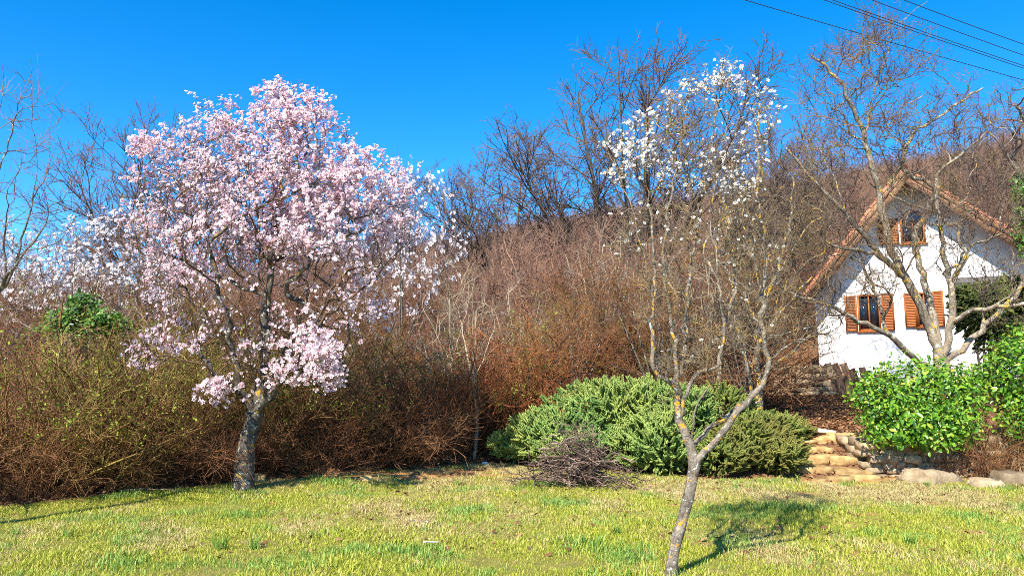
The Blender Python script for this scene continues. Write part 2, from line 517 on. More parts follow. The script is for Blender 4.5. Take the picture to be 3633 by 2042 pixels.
class Tree:
    """a skeleton: drawn limbs first, then every crown target joined to the best branch"""

    def __init__(self, limbs, step=0.15, wob=0.02, fw=2.0, lr=None):
        self.fw = fw; self.rmin = []
        self.p, self.par, self.dir = [], [], []
        self.step, self.wob = step, wob
        for i, l in enumerate(limbs):
            q = resample(l, step)
            if lr and i < len(lr) and lr[i]:
                k = len(self.p); m = len(q) - (1 if i else 0)
                self.rmin.append((k, m, lr[i]))
            if i == 0:
                self.add(q, -1)
            else:
                j = int(np.argmin(np.linalg.norm(np.array(self.p) - q[0], axis=1)))
                self.add(q[1:], j)
        self.ntrunk = len(resample(limbs[0], step))

    def add(self, q, j):
        q = q + self.wob * rng.normal(size=q.shape) * (0 if j == -1 else 1)
        prev = self.p[j] if j >= 0 else q[0] - np.array([0, 0, 0.1])
        for x in q:
            self.p.append(x); self.par.append(j); self.dir.append(unit(x - prev))
            j = len(self.p) - 1; prev = x

    def fill(self, targets, center=None, up=0.25, skip=0):
        c = self.p[self.ntrunk - 1] if center is None else center
        targets = targets[np.argsort(np.linalg.norm(targets - c, axis=1))]
        N = len(self.p) + len(targets) * 30
        A = np.zeros((N, 3)); D = np.zeros((N, 3)); n = len(self.p)
        A[:n] = self.p; D[:n] = self.dir
        for t in targets:
            v = t - A[skip:n]
            d = np.linalg.norm(v, axis=1) + 1e-6
            cos = (v * D[skip:n]).sum(1) / d
            cost = d * (self.fw - (self.fw - 0.95) * cos) + 0.25 * np.maximum(0, A[skip:n, 2] - t[2])
            j = int(np.argmin(cost)) + skip
            d0 = d[j - skip]
            if d0 < self.step * 0.6: continue
            a, dj = A[j], D[j]
            m1 = a + (unit(dj + 0.6 * unit(t - a)) * d0 * 0.4)
            m2 = t - (unit(t - a) + np.array([0, 0, up])) * d0 * 0.3
            m = min(28, max(2, int(d0 / self.step) + 1))
            s = np.linspace(0, 1, m + 1)[1:, None]
            q = (1 - s) ** 3 * a + 3 * (1 - s) ** 2 * s * m1 + 3 * (1 - s) * s * s * m2 + s ** 3 * t
            k0 = len(self.p)
            self.add(q, j)
            k1 = len(self.p)
            A[k0:k1] = self.p[k0:k1]; D[k0:k1] = self.dir[k0:k1]; n = k1

    def finish(self, r_tip, r_trunk, thin=0.0):
        p = np.array(self.p); par = np.array(self.par); n = len(p)
        cnt = np.zeros(n); kids = np.bincount(par[par >= 0], minlength=n)
        cnt[kids == 0] = 1
        for i in range(n - 1, 0, -1):
            if par[i] >= 0: cnt[par[i]] += cnt[i]
        e = math.log(cnt[0]) / math.log(r_trunk / r_tip)
        r = r_tip * cnt ** (1 / e)
        if thin:
            ds = np.zeros(n)
            for i in range(1, n): ds[i] = ds[par[i]] + np.linalg.norm(p[i] - p[par[i]])
            ds = np.clip(ds - ds[self.ntrunk - 1], 0, None) / max(1e-6, (ds.max() - ds[self.ntrunk - 1]))
            r = np.maximum(r * (1 - thin * np.clip(ds * 1.6, 0, 1)), r_tip)
        for (k, m, (a0, a1)) in self.rmin:
            r[k:k + m] = np.maximum(r[k:k + m], np.linspace(a0, a1, m) if a0 > a1 else r[k:k + m])
        best = -np.ones(n, int)
        for i in range(1, n):
            j = par[i]
            if j >= 0 and (best[j] < 0 or cnt[i] > cnt[best[j]]): best[j] = i
        out = []
        for i in range(n):
            if i == 0 or best[par[i]] != i:
                idx = [] if i == 0 else [par[i]]
                k = i
                while k >= 0:
                    idx.append(k); k = best[k]
                R = r[idx].copy()
                if i: R[0] = R[1] * 1.15
                R[-1] *= 0.6
                if len(idx) > 1: out.append((p[idx], R))
        self.paths = out
        return out


def ellipsoids(spec):
    """spec rows: u, v, Y, ru, rv (photo pixels at depth Y), depth radius in m, count -> points, plus the volumes"""
    pts, vol = [], []
    for (u, v, Y, ru, rv, rd, n) in spec:
        c = at(u, v, Y)
        r = np.array([ru * Y / FPX, rd, rv * Y / FPX])
        q = unit(rng.normal(size=(n, 3))) * rng.uniform(0, 1, (n, 1)) ** 0.4
        pts.append(c + q * r); vol.append((c, r))
    return np.concatenate(pts), vol


def batch_of(paths, n):
    P, R = [], []
    for p, r in paths:
        s = np.linspace(0, len(p) - 1, n)
        P.append(np.stack([np.interp(s, np.arange(len(p)), p[:, c]) for c in range(3)], 1))
        R.append(np.interp(s, np.arange(len(p)), r))
    return np.array(P), np.array(R)


def limb_parts(root, paths, thick, bark, twigmat, base, flare=0.0, knob=0.0):
    """trunk and limbs one part, thinner branches another"""
    big = [x for x in paths if x[1][1] >= thick]
    small = [x for x in paths if x[1][1] < thick]
    bb = []
    for P, R in big:
        R = R.copy()
        if P[0][2] < base[2] + 0.3 and flare:
            h = P[:, 2] - P[0][2]
            R = R * (1 + flare * np.exp(-h / 0.18))
        if knob:
            R = R * (1 + knob * np.array([math.sin(7 * a[2] + 3 * a[0]) * math.sin(13 * a[2] + 5) for a in P]))
        bb.append((P - base, R))
    V, Q = tube(bb, 9)
    obj('trunk', mk_mesh('trunk', V, Q, mats=bark, smooth=True), root)
    if small:
        V, Q = tube([(P - base, R) for P, R in small], 4)
        obj('branches', mk_mesh('branches', V, Q, mats=twigmat, smooth=True), root, kind='stuff')


def rand_rot(n, up=None, spread=1.0):
    """n rotation matrices; z axis random, or near `up` (n,3)"""
    z = rng.normal(size=(n, 3)) if up is None else unit(up) + spread * rng.normal(size=(n, 3)) * 0.6
    z = unit(z)
    q = rng.normal(size=(n, 3))
    x = unit(np.cross(q, z)); y = np.cross(z, x)
    return np.stack([x, y, z], -1)


def place(V, F, Rm, T, S):
    n, nv = len(T), len(V)
    W = np.einsum('nij,vj->nvi', Rm * np.asarray(S)[:, None, None], V) + T[:, None]
    Fo = (F[None] + (np.arange(n) * nv)[:, None, None]).reshape(-1, F.shape[1])
    return W.reshape(-1, 3), Fo


def euler_of(R): return Matrix(R.tolist()).to_euler()


def flower(petal, centre):
    V, Q, mi = [], [], []
    for i in range(5):
        a = i * 2 * PI / 5
        def pt(r, da, z): return (r * math.cos(a + da), r * math.sin(a + da), z)
        b = len(V)
        V += [pt(0.1, 0, 0.05), pt(0.75, -0.52, 0.30), pt(1.0, 0, 0.38), pt(0.75, 0.52, 0.30)]
        Q.append((b, b + 1, b + 2, b + 3)); mi.append(0)
    b = len(V)
    V += [(0.3, 0, 0.16), (0, 0.3, 0.16), (-0.3, 0, 0.16), (0, -0.3, 0.16), (0, 0, -0.30)]
    Q.append((b, b + 1, b + 2, b + 3)); mi.append(1)
    tris = [(b + 1, b, b + 4), (b + 2, b + 1, b + 4), (b + 3, b + 2, b + 4), (b, b + 3, b + 4)]
    Q += [(t[0], t[1], t[2], t[2]) for t in ()]
    return np.array(V), np.array(Q), np.array(tris), np.array(mi)


FLV, FLQ, FLT, FLM = flower(None, None)


def blossoms(root, base, pts, nrm, size, pm, cm, singles=280, label=None):
    n = len(pts)
    S = size * np.clip(rng.normal(1.0, .28, n), .4, 1.6)
    Rm = rand_rot(n, nrm, 0.9)
    # the ones that show largest (towards the lawn, at the rim) stay single parts
    score = -pts[:, 1] + 0.3 * rng.normal(size=n)
    order = np.argsort(-score)
    one, rest = order[:singles], order[singles:]
    T = pts - base
    def build(nm, ix, R_, T_, S_):
        V, Q = place(FLV, FLQ, R_, T_, S_)
        _, Tr = place(FLV, FLT, R_, T_, S_)
        a = np.repeat(rng.uniform(0, 1, len(T_)), len(FLV))
        mi = np.concatenate([np.tile(FLM, len(T_)), np.ones(len(Tr), int)])
        return mk_mesh(nm, V, Q, Tr, [pm, cm], attr=a, mi=mi)
    o = obj('blossoms', build('blossoms', rest, Rm[rest], T[rest], S[rest]), root, kind='stuff')
    pro = [build('blossom', None, np.eye(3)[None], np.zeros((1, 3)), np.ones(1)) for _ in range(6)]
    for c, i in enumerate(one):
        b = obj('blossom', pro[c % 6], root, loc=T[i], scl=float(S[i]))
        b.rotation_euler = euler_of(Rm[i])


def tri_count():
    return sum(len(m.loops) - 2 * len(m.polygons) for m in bpy.data.meshes if m.users)


# ------------------------------------------------------------------ house
def curve_mesh(name, outer, holes, depth, m):
    """flat outline with holes, given thickness; local x = along, z = up, y = into the house"""
    cu = bpy.data.curves.new(name, 'CURVE')
    cu.dimensions, cu.fill_mode, cu.extrude = '2D', 'BOTH', depth / 2
    for pts in [outer] + holes:
        s = cu.splines.new('POLY'); s.points.add(len(pts) - 1); s.use_cyclic_u = True
        for q, (a, b) in zip(s.points, pts): q.co = (a, b, 0, 1)
    o = bpy.data.objects.new(name + '_c', cu)
    COL.objects.link(o)
    bpy.context.view_layer.update()
    me = bpy.data.meshes.new_from_object(o.evaluated_get(bpy.context.evaluated_depsgraph_get()))
    bpy.data.objects.remove(o)
    me.transform(Matrix(((1, 0, 0, 0), (0, 0, -1, 0), (0, 1, 0, 0), (0, 0, 0, 1))))
    me.name = name
    me.materials.clear(); me.materials.append(m)
    return me


def boxes(name, bs, m):
    """bs rows: x0,x1,y0,y1,z0,z1"""
    V, Q = [], []
    for (x0, x1, y0, y1, z0, z1) in bs:
        b = len(V)
        V += [(x, y, z) for z in (z0, z1) for (x, y) in ((x0, y0), (x1, y0), (x1, y1), (x0, y1))]
        Q += [(b, b + 3, b + 2, b + 1), (b + 4, b + 5, b + 6, b + 7)] + [(b + i, b + (i + 1) % 4, b + 4 + (i + 1) % 4, b + 4 + i) for i in range(4)]
    return mk_mesh(name, V, Q, mats=m)


def shutter(parent, x0, x1, z0, z1, y=-0.1, arch=0.0):
    f = 0.05
    o = obj('shutter', boxes('shutter', [(x0, x0 + f, y, y + .045, z0, z1), (x1 - f, x1, y, y + .045, z0, z1),
            (x0 + f, x1 - f, y, y + .045, z0, z0 + f), (x0 + f, x1 - f, y, y + .045, z1 - f, z1)], M['shutter_wood']), parent)
    n = int((z1 - z0 - 2 * f) / 0.05)
    V, Q = [], []
    for i in range(n):
        z = z0 + f + (i + .5) * (z1 - z0 - 2 * f) / n
        b = len(V)
        for (yy, zz) in ((y + .004, z - .022), (y + .012, z - .026), (y + .042, z + .020), (y + .034, z + .024)):
            V += [(x0 + f, yy, zz), (x1 - f, yy, zz)]
        for k in range(4):
            k2 = (k + 1) % 4
            Q.append((b + 2 * k, b + 2 * k + 1, b + 2 * k2 + 1, b + 2 * k2))
    obj('louvres', mk_mesh('louvres', V, Q, mats=M['shutter_wood']), o, kind='stuff')


def window(parent, x0, x1, z0, z1, arch=0.0, mull=True):
    t = 0.06
    bs = [(x0, x0 + t, -.02, .10, z0, z1), (x1 - t, x1, -.02, .10, z0, z1), (x0 + t, x1 - t, -.02, .10, z0, z0 + t)]
    if not arch: bs.append((x0 + t, x1 - t, -.02, .10, z1 - t, z1))
    if mull: bs.append(((x0 + x1) / 2 - .02, (x0 + x1) / 2 + .02, .0, .08, z0 + t, z1 - t))
    w = obj('window', boxes('window', bs, M['shutter_wood']), parent)
    xm = (x0 + x1) / 2
    for a, b in ((x0 + t, xm - .02), (xm + .02, x1 - t)) if mull else ((x0 + t, x1 - t),):
        obj('pane', boxes('pane', [(a, b, .05, .06, z0 + t, z1 - t)], M['glass']), w)
    if arch:
        cx, r = xm, (x1 - x0) / 2
        th = np.linspace(0, PI, 13)
        pts = [(cx + r * math.cos(a), z1 + arch * math.sin(a)) for a in th]
        inn = [(cx + (r - t) * math.cos(a), z1 + (arch - t) * math.sin(a)) for a in th]
        me = curve_mesh('arch_frame', pts + inn[::-1], [], .12, M['shutter_wood'])
        o = obj('frame', me, w, loc=(0, .04, 0))
        me = curve_mesh('arch_pane', inn, [], .01, M['glass'])
        obj('pane', me, w, loc=(0, .055, 0))
    obj('sill', boxes('sill', [(x0 - .05, x1 + .05, -.09, .0, z0 - .05, z0 - .002)], M['shutter_wood']), w)
    return w


def build_house():
    base = at(2910, 1335, 25.0)
    root = obj('house', None, label='small white stucco house with steep tiled roof and brown shutters', cat='house',
               loc=(base[0], base[1], 1.92), rot=(0, 0, math.radians(-22)))
    AP, ZA = 2.77, 8.15 - 1.75            # ridge: along, height above the base
    LE, ZL = -0.30, 4.25 - 1.75           # left eave
    RE, ZR = 6.9, 4.78 - 1.75             # right eave
    def rz(s): return np.interp(s, [LE, AP, RE], [ZL, ZA, ZR])
    win1, win2, win3 = (1.25, 1.93, 1.36, 2.56), (2.98, 3.42, 1.45, 2.56), (2.66, 3.38, 4.17, 4.93)
    arch = [(3.02 + .36 * math.cos(a), 4.93 + .36 * math.sin(a)) for a in np.linspace(0, PI, 13)]
    hole3 = [(2.66, 4.17), (3.38, 4.17)] + arch[0:]
    rect = lambda w: [(w[0], w[2]), (w[1], w[2]), (w[1], w[3]), (w[0], w[3])]
    outer = [(0, -1.2), (3.9, -1.2), (3.9, 2.98), (6.45, 2.98), (6.45, float(rz(6.45)) - .03), (AP, ZA - .03), (0, float(rz(0)) - .03)]
    obj('wall', curve_mesh('front_wall', outer, [rect(win1), rect(win2), hole3], 0.24, M['stucco']), root, loc=(0, .12, 0))
    obj('wall', boxes('side_wall', [(0.001, .24, .241, 7.6, -1.2, float(rz(0)) - .05), (3.66, 3.899, .241, 7.6, -1.2, 2.97),
                                    (6.2, 6.449, .241, 7.6, 2.981, float(rz(6.45)) - .05), (3.9, 6.449, .241, 7.6, 2.982, 3.1)], M['stucco']), root)
    obj('wall', boxes('recessed_wall', [(3.9, 6.44, 1.5, 1.72, -1.2, 2.975)], M['stucco']), root)
    obj('wall', curve_mesh('rear_wall', [(0, -1.2), (6.45, -1.2), (6.45, float(rz(6.45)) - .03), (AP, ZA - .03), (0, float(rz(0)) - .03)], [], 0.2, M['stucco']), root, loc=(0, 7.71, 0))
    obj('room_floor', boxes('room_floor', [(.24, 3.66, .24, 7.6, 2.75, 2.9)], M['soffit_wood']), root)
    for w, a in ((win1, 0), (win2, 0), (win3, .36)):
        window(root, w[0], w[1], w[2], w[3], a)
    shutter(root, .86, 1.23, 1.36, 2.53); shutter(root, 1.95, 2.32, 1.36, 2.56)
    shutter(root, 2.62, 2.97, 1.45, 2.54); shutter(root, 3.43, 3.74, 1.45, 2.58)
    shutter(root, 2.02, 2.60, 4.17, 5.02)
    # roof: boarded overhang, barge boards, tiles
    F0, B0 = -0.85, 8.3
    def slope(s0, s1):
        a = math.atan2(rz(s1) - rz(s0), s1 - s0)
        return a
    for (sa, za, sb, zb, nb) in ((AP, ZA, RE, ZR, 1), (AP, ZA, LE, ZL, -1)):
        L = math.hypot(sb - sa, zb - za)
        d = np.array([(sb - sa) / L, 0, (zb - za) / L]); nrm = np.array([abs(d[2]) * nb, 0, abs(d[0])])
        def slab(name, y0, y1, a0, a1, h0, h1, m, par):
            V = [np.array([sa, 0, za]) + d * a + nrm * h + np.array([0, y, 0]) for h in (h0, h1) for (a, y) in ((a0, y0), (a1, y0), (a1, y1), (a0, y1))]
            Q = [(0, 3, 2, 1), (4, 5, 6, 7)] + [(i, (i + 1) % 4, 4 + (i + 1) % 4, 4 + i) for i in range(4)]
            return obj(name, mk_mesh(name, V, Q, mats=m), par)
        rf = slab('roof', F0 + .02, B0, 0.0, L, 0.0, 0.03, M['soffit_wood'], root)
        # soffit boards run along the slope under the overhang
        wb = 0.16
        for i in range(5):
            slab('board', F0 + .05 + i * (wb + .012), F0 + .05 + i * (wb + .012) + wb, 0.05, L - .02, -0.022, -0.001, M['soffit_wood'], rf)
        slab('barge_board', F0 - .03, F0 + .015, -0.02, L + .02, -0.27, -0.05, M['soffit_wood'], rf)
        slab('barge_board', F0 - .065, F0 - .031, -0.02, L + .02, -0.09, 0.075, M['soffit_wood'], rf)
        slab('rafter', F0 + .42, F0 + .54, 0.1, L - .02, -0.15, -0.024, M['soffit_wood'], rf)
        # tiles: verge tiles one by one, the field as one
        nt_ = int(L / 0.30)
        th = np.linspace(0, PI, 6)
        def tile_verts(yc, a0, w=.11):
            V = []
            for (a, lift, rr) in ((a0, .035, w), (a0 + .36, .075, w * 1.12)):
                for t in th:
                    V.append(np.array([sa, 0, za]) + d * a + nrm * (lift + rr * .75 * math.sin(t)) + np.array([0, yc + rr * math.cos(t), 0]))
            return V
        TQ = [(i, i + 1, i + 7, i + 6) for i in range(5)]
        FV, FQ = [], []
        for i in range(nt_):
            for j in range(40):
                yc = F0 + .03 + j * 0.235
                if yc > B0: break
                V = tile_verts(yc, L - .36 - i * (L - .3) / nt_ + .05)
                if j == 0:
                    obj('tile', mk_mesh('tile', V, TQ, mats=M['roof_tile'], smooth=False), rf)
                else:
                    FQ += [tuple(k + len(FV) for k in q) for q in TQ]; FV += V
        obj('tiles', mk_mesh('tiles', FV, FQ, mats=M['roof_tile']), rf, kind='stuff')
    # ridge caps
    rg = None
    for j in range(26):
        y0 = F0 - .02 + j * .35
        V = []
        for (y, rr) in ((y0, .15), (y0 + .4, .13)):
            for t in np.linspace(-.25, PI + .25, 7):
                V.append((AP + rr * math.cos(t), y, ZA + .08 + rr * .8 * math.sin(t)))
        obj('ridge_tile', mk_mesh('ridge_tile', V, [(i, i + 1, i + 8, i + 7) for i in range(6)], mats=M['roof_tile']), root)


build_house()


# ------------------------------------------------------------------ stones, walls, steps, rocks
def stone_mesh(name, sx, sy, sz, m, jit=0.16, sub=2):
    """a rough block: a rounded, jittered subdivided box"""
    g = np.linspace(-1, 1, sub + 1)
    V, idx, Q = [], {}, []
    def vid(p):
        k = tuple(np.round(p, 4))
        if k not in idx: idx[k] = len(V); V.append(p)
        return idx[k]
    for ax in range(3):
        for s in (-1, 1):
            for i in range(sub):
                for j in range(sub):
                    q = []
                    for (a, b) in ((i, j), (i + 1, j), (i + 1, j + 1), (i, j + 1)):
                        p = np.zeros(3); p[ax] = s; p[(ax + 1) % 3] = g[a]; p[(ax + 2) % 3] = g[b]
                        q.append(vid(p))
                    Q.append(q if s > 0 else q[::-1])
    V = np.array(V)
    V = V * (0.88 + 0.12 / np.maximum(1, np.linalg.norm(V, axis=1) / 1.05))[:, None]
    V[:, 2] *= 1 + .25 * rng.normal() * V[:, 0] * .5
    V = V + jit * rng.uniform(-1, 1, V.shape)
    return mk_mesh(name, V * np.array([sx, sy, sz]) / 2 * 1.06, Q, mats=m)


def dry_wall(root, x0, x1, yf, zb, zt, depth, course, wmin, wmax, m, lean=0.06):
    """courses of separate stones between x0 and x1 (functions or numbers)"""
    z = zb
    while z < zt - 0.03:
        h = rng.uniform(*course)
        x = x0 + rng.uniform(-.15, .05)
        while x < x1:
            w = rng.uniform(wmin, wmax)
            hh = h * rng.uniform(.8, 1.2)
            y = yf + lean * (z - zb) + rng.uniform(-.06, .05)
            me = stone_mesh('stone', w * .97, depth, hh, m)
            obj('stone', me, root, loc=(x + w / 2 - root.location.x, y + depth / 2 - root.location.y, z + h / 2 - root.location.z),
                rot=(rng.uniform(-.12, .12), rng.uniform(-.12, .12), rng.uniform(-.2, .2)))
            x += w
        z += h * .93


def build_stonework():
    r = obj('dry_stone_wall', None, label='low shaded dry stone retaining wall under the laurel hedge', cat='stone wall', kind='thing', loc=(6.9, 12.9, 0.0))
    dry_wall(r, 6.0, 8.7, 12.72, -0.03, 0.70, 0.28, (.07, .15), .12, .36, M['stone'])
    # its return along the steps
    for c in range(5):
        for k in range(4):
            me = stone_mesh('stone', .26, .36, .135, M['stone'])
            obj('stone', me, r, loc=(6.02 - 6.9 + rng.uniform(-.03, .03), 13.2 + k * .33 - 12.9, .06 + c * .13), rot=(0, 0, rng.uniform(-.1, .1)))
    r = obj('dry_stone_wall', None, label='dry stone wall of ochre stones at the foot of the white house', cat='stone wall', kind='thing', loc=(7.6, 20.0, 1.2))
    dry_wall(r, 6.35, 8.55, 19.9, 1.18, 2.0, 0.4, (.13, .22), .22, .6, M['stone'])
    # wooden palisade beside it
    r = obj('palisade', None, label='dark weathered upright timbers between stone wall and laurel hedge', cat='palisade', loc=(9.0, 20.0, 1.2))
    for i in range(9):
        x = 8.55 + i * .17
        h = 1.0 - .045 * i + rng.uniform(-.08, .08)
        P = np.array([(0, 0, -.2), (rng.uniform(-.03, .03), 0, h * .5), (rng.uniform(-.12, .02), .05, h - .1)])
        V, Q = tube([(resample(P, .3), np.full(len(resample(P, .3)), rng.uniform(.085, .11)))], 7)
        nr = len(V) // 7
        me = mk_mesh('post', V, list(Q), mats=M['old_wood'])
        o = obj('post', me, r, loc=(x - 9.0, -.25 * i * .3 + rng.uniform(-.05, .05), .05))
        cap = V[-7:]
        obj('cut_end', mk_mesh('cut_end', np.vstack([cap, cap.mean(0)]), tris=[(k, (k + 1) % 7, 7) for k in range(7)], mats=M['bleached_wood'] if i % 3 == 0 else M['old_wood']), o)
    # steps
    r = obj('stone_steps', None, label='rough golden stone steps climbing from the lawn to the path', cat='steps', loc=(5.45, 13.0, .1))
    for i in range(5):
        y0, z0 = 12.28 + i * .36, -.075 + i * .133
        x = 4.75 + .09 * i + rng.uniform(-.2, .15)
        x1 = 5.95 - (.25 if i == 3 else 0)
        while x < x1 - .1:
            w = min(rng.uniform(.2, .62), x1 - x)
            hh = rng.uniform(.09, .17)
            me = stone_mesh('stone', w, .46, hh, M['step_stone'], .17, 3)
            obj('stone', me, r, loc=(x + w / 2 - 5.45, y0 + .2 - 13.0 + rng.uniform(-.09, .09), z0 + hh / 2 - .1 + rng.uniform(-.012, .012)),
                rot=(rng.uniform(-.1, .06), rng.uniform(-.1, .1), rng.uniform(-.25, .25)))
            x += w
    for nm, u, v, Y, s, lab in (
            ('boulder', 3300, 1705, 12.1, (.75, .5, .26), 'broad flat pale boulder at the foot of the retaining wall'),
            ('boulder', 3600, 1700, 11.9, (.6, .45, .26), 'pale rounded boulder half sunk in brown leaves by the hedge'),
            ('boulder', 3500, 1722, 11.6, (.4, .3, .18), 'small grey boulder lying among fallen brown leaves'),
            ('boulder', 3625, 1560, 12.7, (.5, .4, .42), 'ochre boulder tucked under the tall hedge'),
            ('rock', 917, 1690, 11.7, (.22, .18, .17), 'small yellow rock on the grass behind the pink almond trunk'),
            ('rock', 1300, 1690, 12.0, (.2, .15, .1), 'small tan rock on bare soil at the thicket edge')):
        p = at(u, v, Y)
        me = stone_mesh(nm, *s, M['boulder'] if nm == 'boulder' else M['step_stone'], .17, 4)
        V_ = np.array([v.co for v in me.vertices]); V_[:, :2] *= (1.0 - .35 * np.clip(V_[:, 2:] / s[2] + .1, 0, 1)); me.vertices.foreach_set('co', V_.astype(np.float32).ravel()); me.update()
        me.polygons.foreach_set('use_smooth', np.ones(len(me.polygons), bool))
        obj(nm, me, label=lab, cat='rock', loc=(p[0], p[1], gz(p[0], p[1]) + s[2] * .16), rot=(0.05, .05, rng.uniform(-.4, .4)))
    # bleached timber lying at the head of the steps
    P = resample([(-.32, 0, 0), (-.1, .02, .03), (.12, -.02, .02), (.34, .03, .0)], .06)
    V, Q = tube([(P, .035 * (1 - .5 * np.abs(np.linspace(-1, 1, len(P)))) + .012)], 6)
    p = at(2900, 1545, 14.1)
    obj('driftwood_log', mk_mesh('driftwood_log', V, Q, mats=M['bleached_wood']), label='bleached white log lying across the head of the stone steps', cat='log',
        loc=(p[0], p[1], gz(p[0], p[1]) + .06))
    p = at(3000, 1550, 14.0)
    me = stone_mesh('flat_stone', .62, .22, .07, M['step_stone'], .1, 3)
    obj('flat_stone', me, label='thin pale slab bridging the top of the stone steps', cat='stone', loc=(p[0], p[1], gz(p[0], p[1]) + .04))


build_stonework()


# ------------------------------------------------------------------ pink almond
def make_pink():
    b = at(865, 1745, 11.0); b[2] = gz(b[0], b[1])
    root = obj('almond_tree', None, label='almond tree in full pink bloom on a stout dark trunk at the lawn edge', cat='tree', loc=b)
    A = lambda *l: [at(u, v, y) for (u, v, y) in l]
    trunk = [b + np.array([0, 0, -.1])] + A((868, 1680, 11), (872, 1600, 11), (888, 1530, 11), (905, 1470, 11))
    limbs = [trunk,
             A((905, 1470, 11), (862, 1400, 10.9), (825, 1250, 10.7), (770, 1000, 10.4), (720, 760, 10.2), (690, 560, 10.1)),
             A((905, 1470, 11), (925, 1380, 11.1), (940, 1200, 11.2), (960, 950, 11.2), (1000, 640, 11.1), (1010, 400, 11)),
             A((905, 1470, 11), (980, 1370, 10.8), (1100, 1180, 10.5), (1200, 980, 10.3), (1290, 760, 10.2), (1350, 640, 10.2)),
             A((905, 1470, 11), (900, 1330, 11.5), (860, 1050, 12.2), (830, 760, 12.6), (830, 520, 12.7)),
             A((925, 1380, 11.1), (1010, 1250, 11.6), (1110, 1000, 12.2), (1180, 720, 12.6), (1200, 520, 12.6)),
             A((862, 1400, 10.9), (780, 1340, 10.5), (650, 1270, 10.2), (480, 1250, 10.0)),
             A((980, 1370, 10.8), (1080, 1320, 10.3), (1180, 1270, 10.0)),
             A((862, 1400, 10.9), (800, 1400, 10.4), (740, 1390, 10.2)),
             A((825, 1250, 10.7), (700, 1050, 10.4), (560, 860, 10.4), (480, 720, 10.6)),
             A((960, 950, 11.2), (900, 800, 10.3), (880, 600, 9.9), (900, 450, 9.9)),
             A((1100, 1180, 10.5), (1250, 1050, 10.6), (1400, 900, 10.8), (1500, 800, 11))]
    T = Tree(limbs, .15, .022)
    spec = [(1015, 400, 11, 95, 95, .9, 80), (850, 520, 11, 190, 150, 1.5, 170), (1130, 520, 11, 170, 160, 1.5, 170),
            (640, 640, 11, 180, 170, 1.4, 170), (1330, 700, 11, 190, 160, 1.4, 170), (560, 840, 11, 120, 160, 1.2, 90),
            (960, 720, 11, 330, 200, 2.0, 300), (800, 900, 11, 300, 130, 1.8, 130), (1200, 900, 11, 250, 140, 1.8, 130),
            (1430, 800, 11, 100, 80, .8, 40), (1120, 1240, 10.2, 110, 110, .5, 60), (1180, 1330, 10.1, 70, 60, .4, 20),
            (470, 1250, 10, 70, 55, .4, 25), (590, 1200, 10.3, 120, 60, .5, 25), (770, 1390, 10.2, 90, 50, .4, 30),
            (620, 1050, 10.8, 130, 120, .9, 45), (1330, 1060, 11, 130, 150, .9, 40), (900, 1100, 11, 220, 150, 1.2, 60), (1000, 1330, 10.4, 90, 50, .4, 16), (900, 1300, 10.8, 200, 120, .8, 60), (1150, 1150, 10.9, 200, 150, .8, 50)]
    spec = [(985 + (r[0] - 985) * .92, r[1], r[2], r[3] * .92) + r[4:] for r in spec]
    dens = [1, 1, 1, 1, 1, .9, 1, .75, .7, .9, .7, .6, .6, .4, .6, .45, .35, .22, .5, .06, .2]
    pts, vol = ellipsoids(spec)
    T.fill(pts, up=.3, skip=T.ntrunk - 1)
    paths = T.finish(.0045, .128, .4)
    limb_parts(root, paths, .02, M['almond_bark'], M['almond_twig'], b, flare=.4, knob=.2)
    thin = [x for x in paths if x[1][1] < .03 and len(x[0]) >= 3]
    P, R = batch_of(thin, 6)
    P1, R1 = sprout(P, R, 5, .15, 1, .26, .5, 45, 4, .10, .16, .0035, .0015)
    P2, R2 = sprout(P1, R1, 2, .2, .9, .12, .4, 50, 3, .06, .15, .0025, .0013)
    V, Q = joinq([btube(P1, R1), btube(P2, R2)])
    obj('twigs', mk_mesh('twigs', V - b, Q, mats=M['almond_twig']), root, kind='stuff')
    # blossoms sit along the twigs where the crown is in bloom
    cand, nrm = [], []
    for PP, k in ((P1, 9), (P2, 9), (P, 9)):
        t = rng.uniform(.25, 1, (len(PP), k)) * (PP.shape[1] - 1)
        i = np.minimum(t.astype(int), PP.shape[1] - 2); w = (t - i)[..., None]
        mm = np.arange(len(PP))[:, None]
        q = PP[mm, i] * (1 - w) + PP[mm, i + 1] * w
        cand.append(q.reshape(-1, 3))
    C = np.concatenate(cand)
    pr = np.full(len(C), .02)
    for (c, r), d in zip(vol, dens):
        ins = (((C - c) / (r * 1.12)) ** 2).sum(1) < 1
        pr = np.where(ins, np.maximum(pr, d), pr)
    pr *= .50 + .42 * wave(C[:, 0] * 1.3 + C[:, 1], C[:, 2] * 1.3, 2.2, 31)
    C = C[rng.uniform(size=len(C)) < pr * .95]
    C = C + rng.normal(size=C.shape) * .012
    cc = np.array([b[0] + .3, b[1], b[2] + 3.2])
    n = unit(C - cc) * .5 + np.array([-.25, -.5, .4])
    print('pink blossoms', len(C))
    blossoms(root, b, C, n, .0215, M['petal_pink'], M['calyx'])


make_pink()


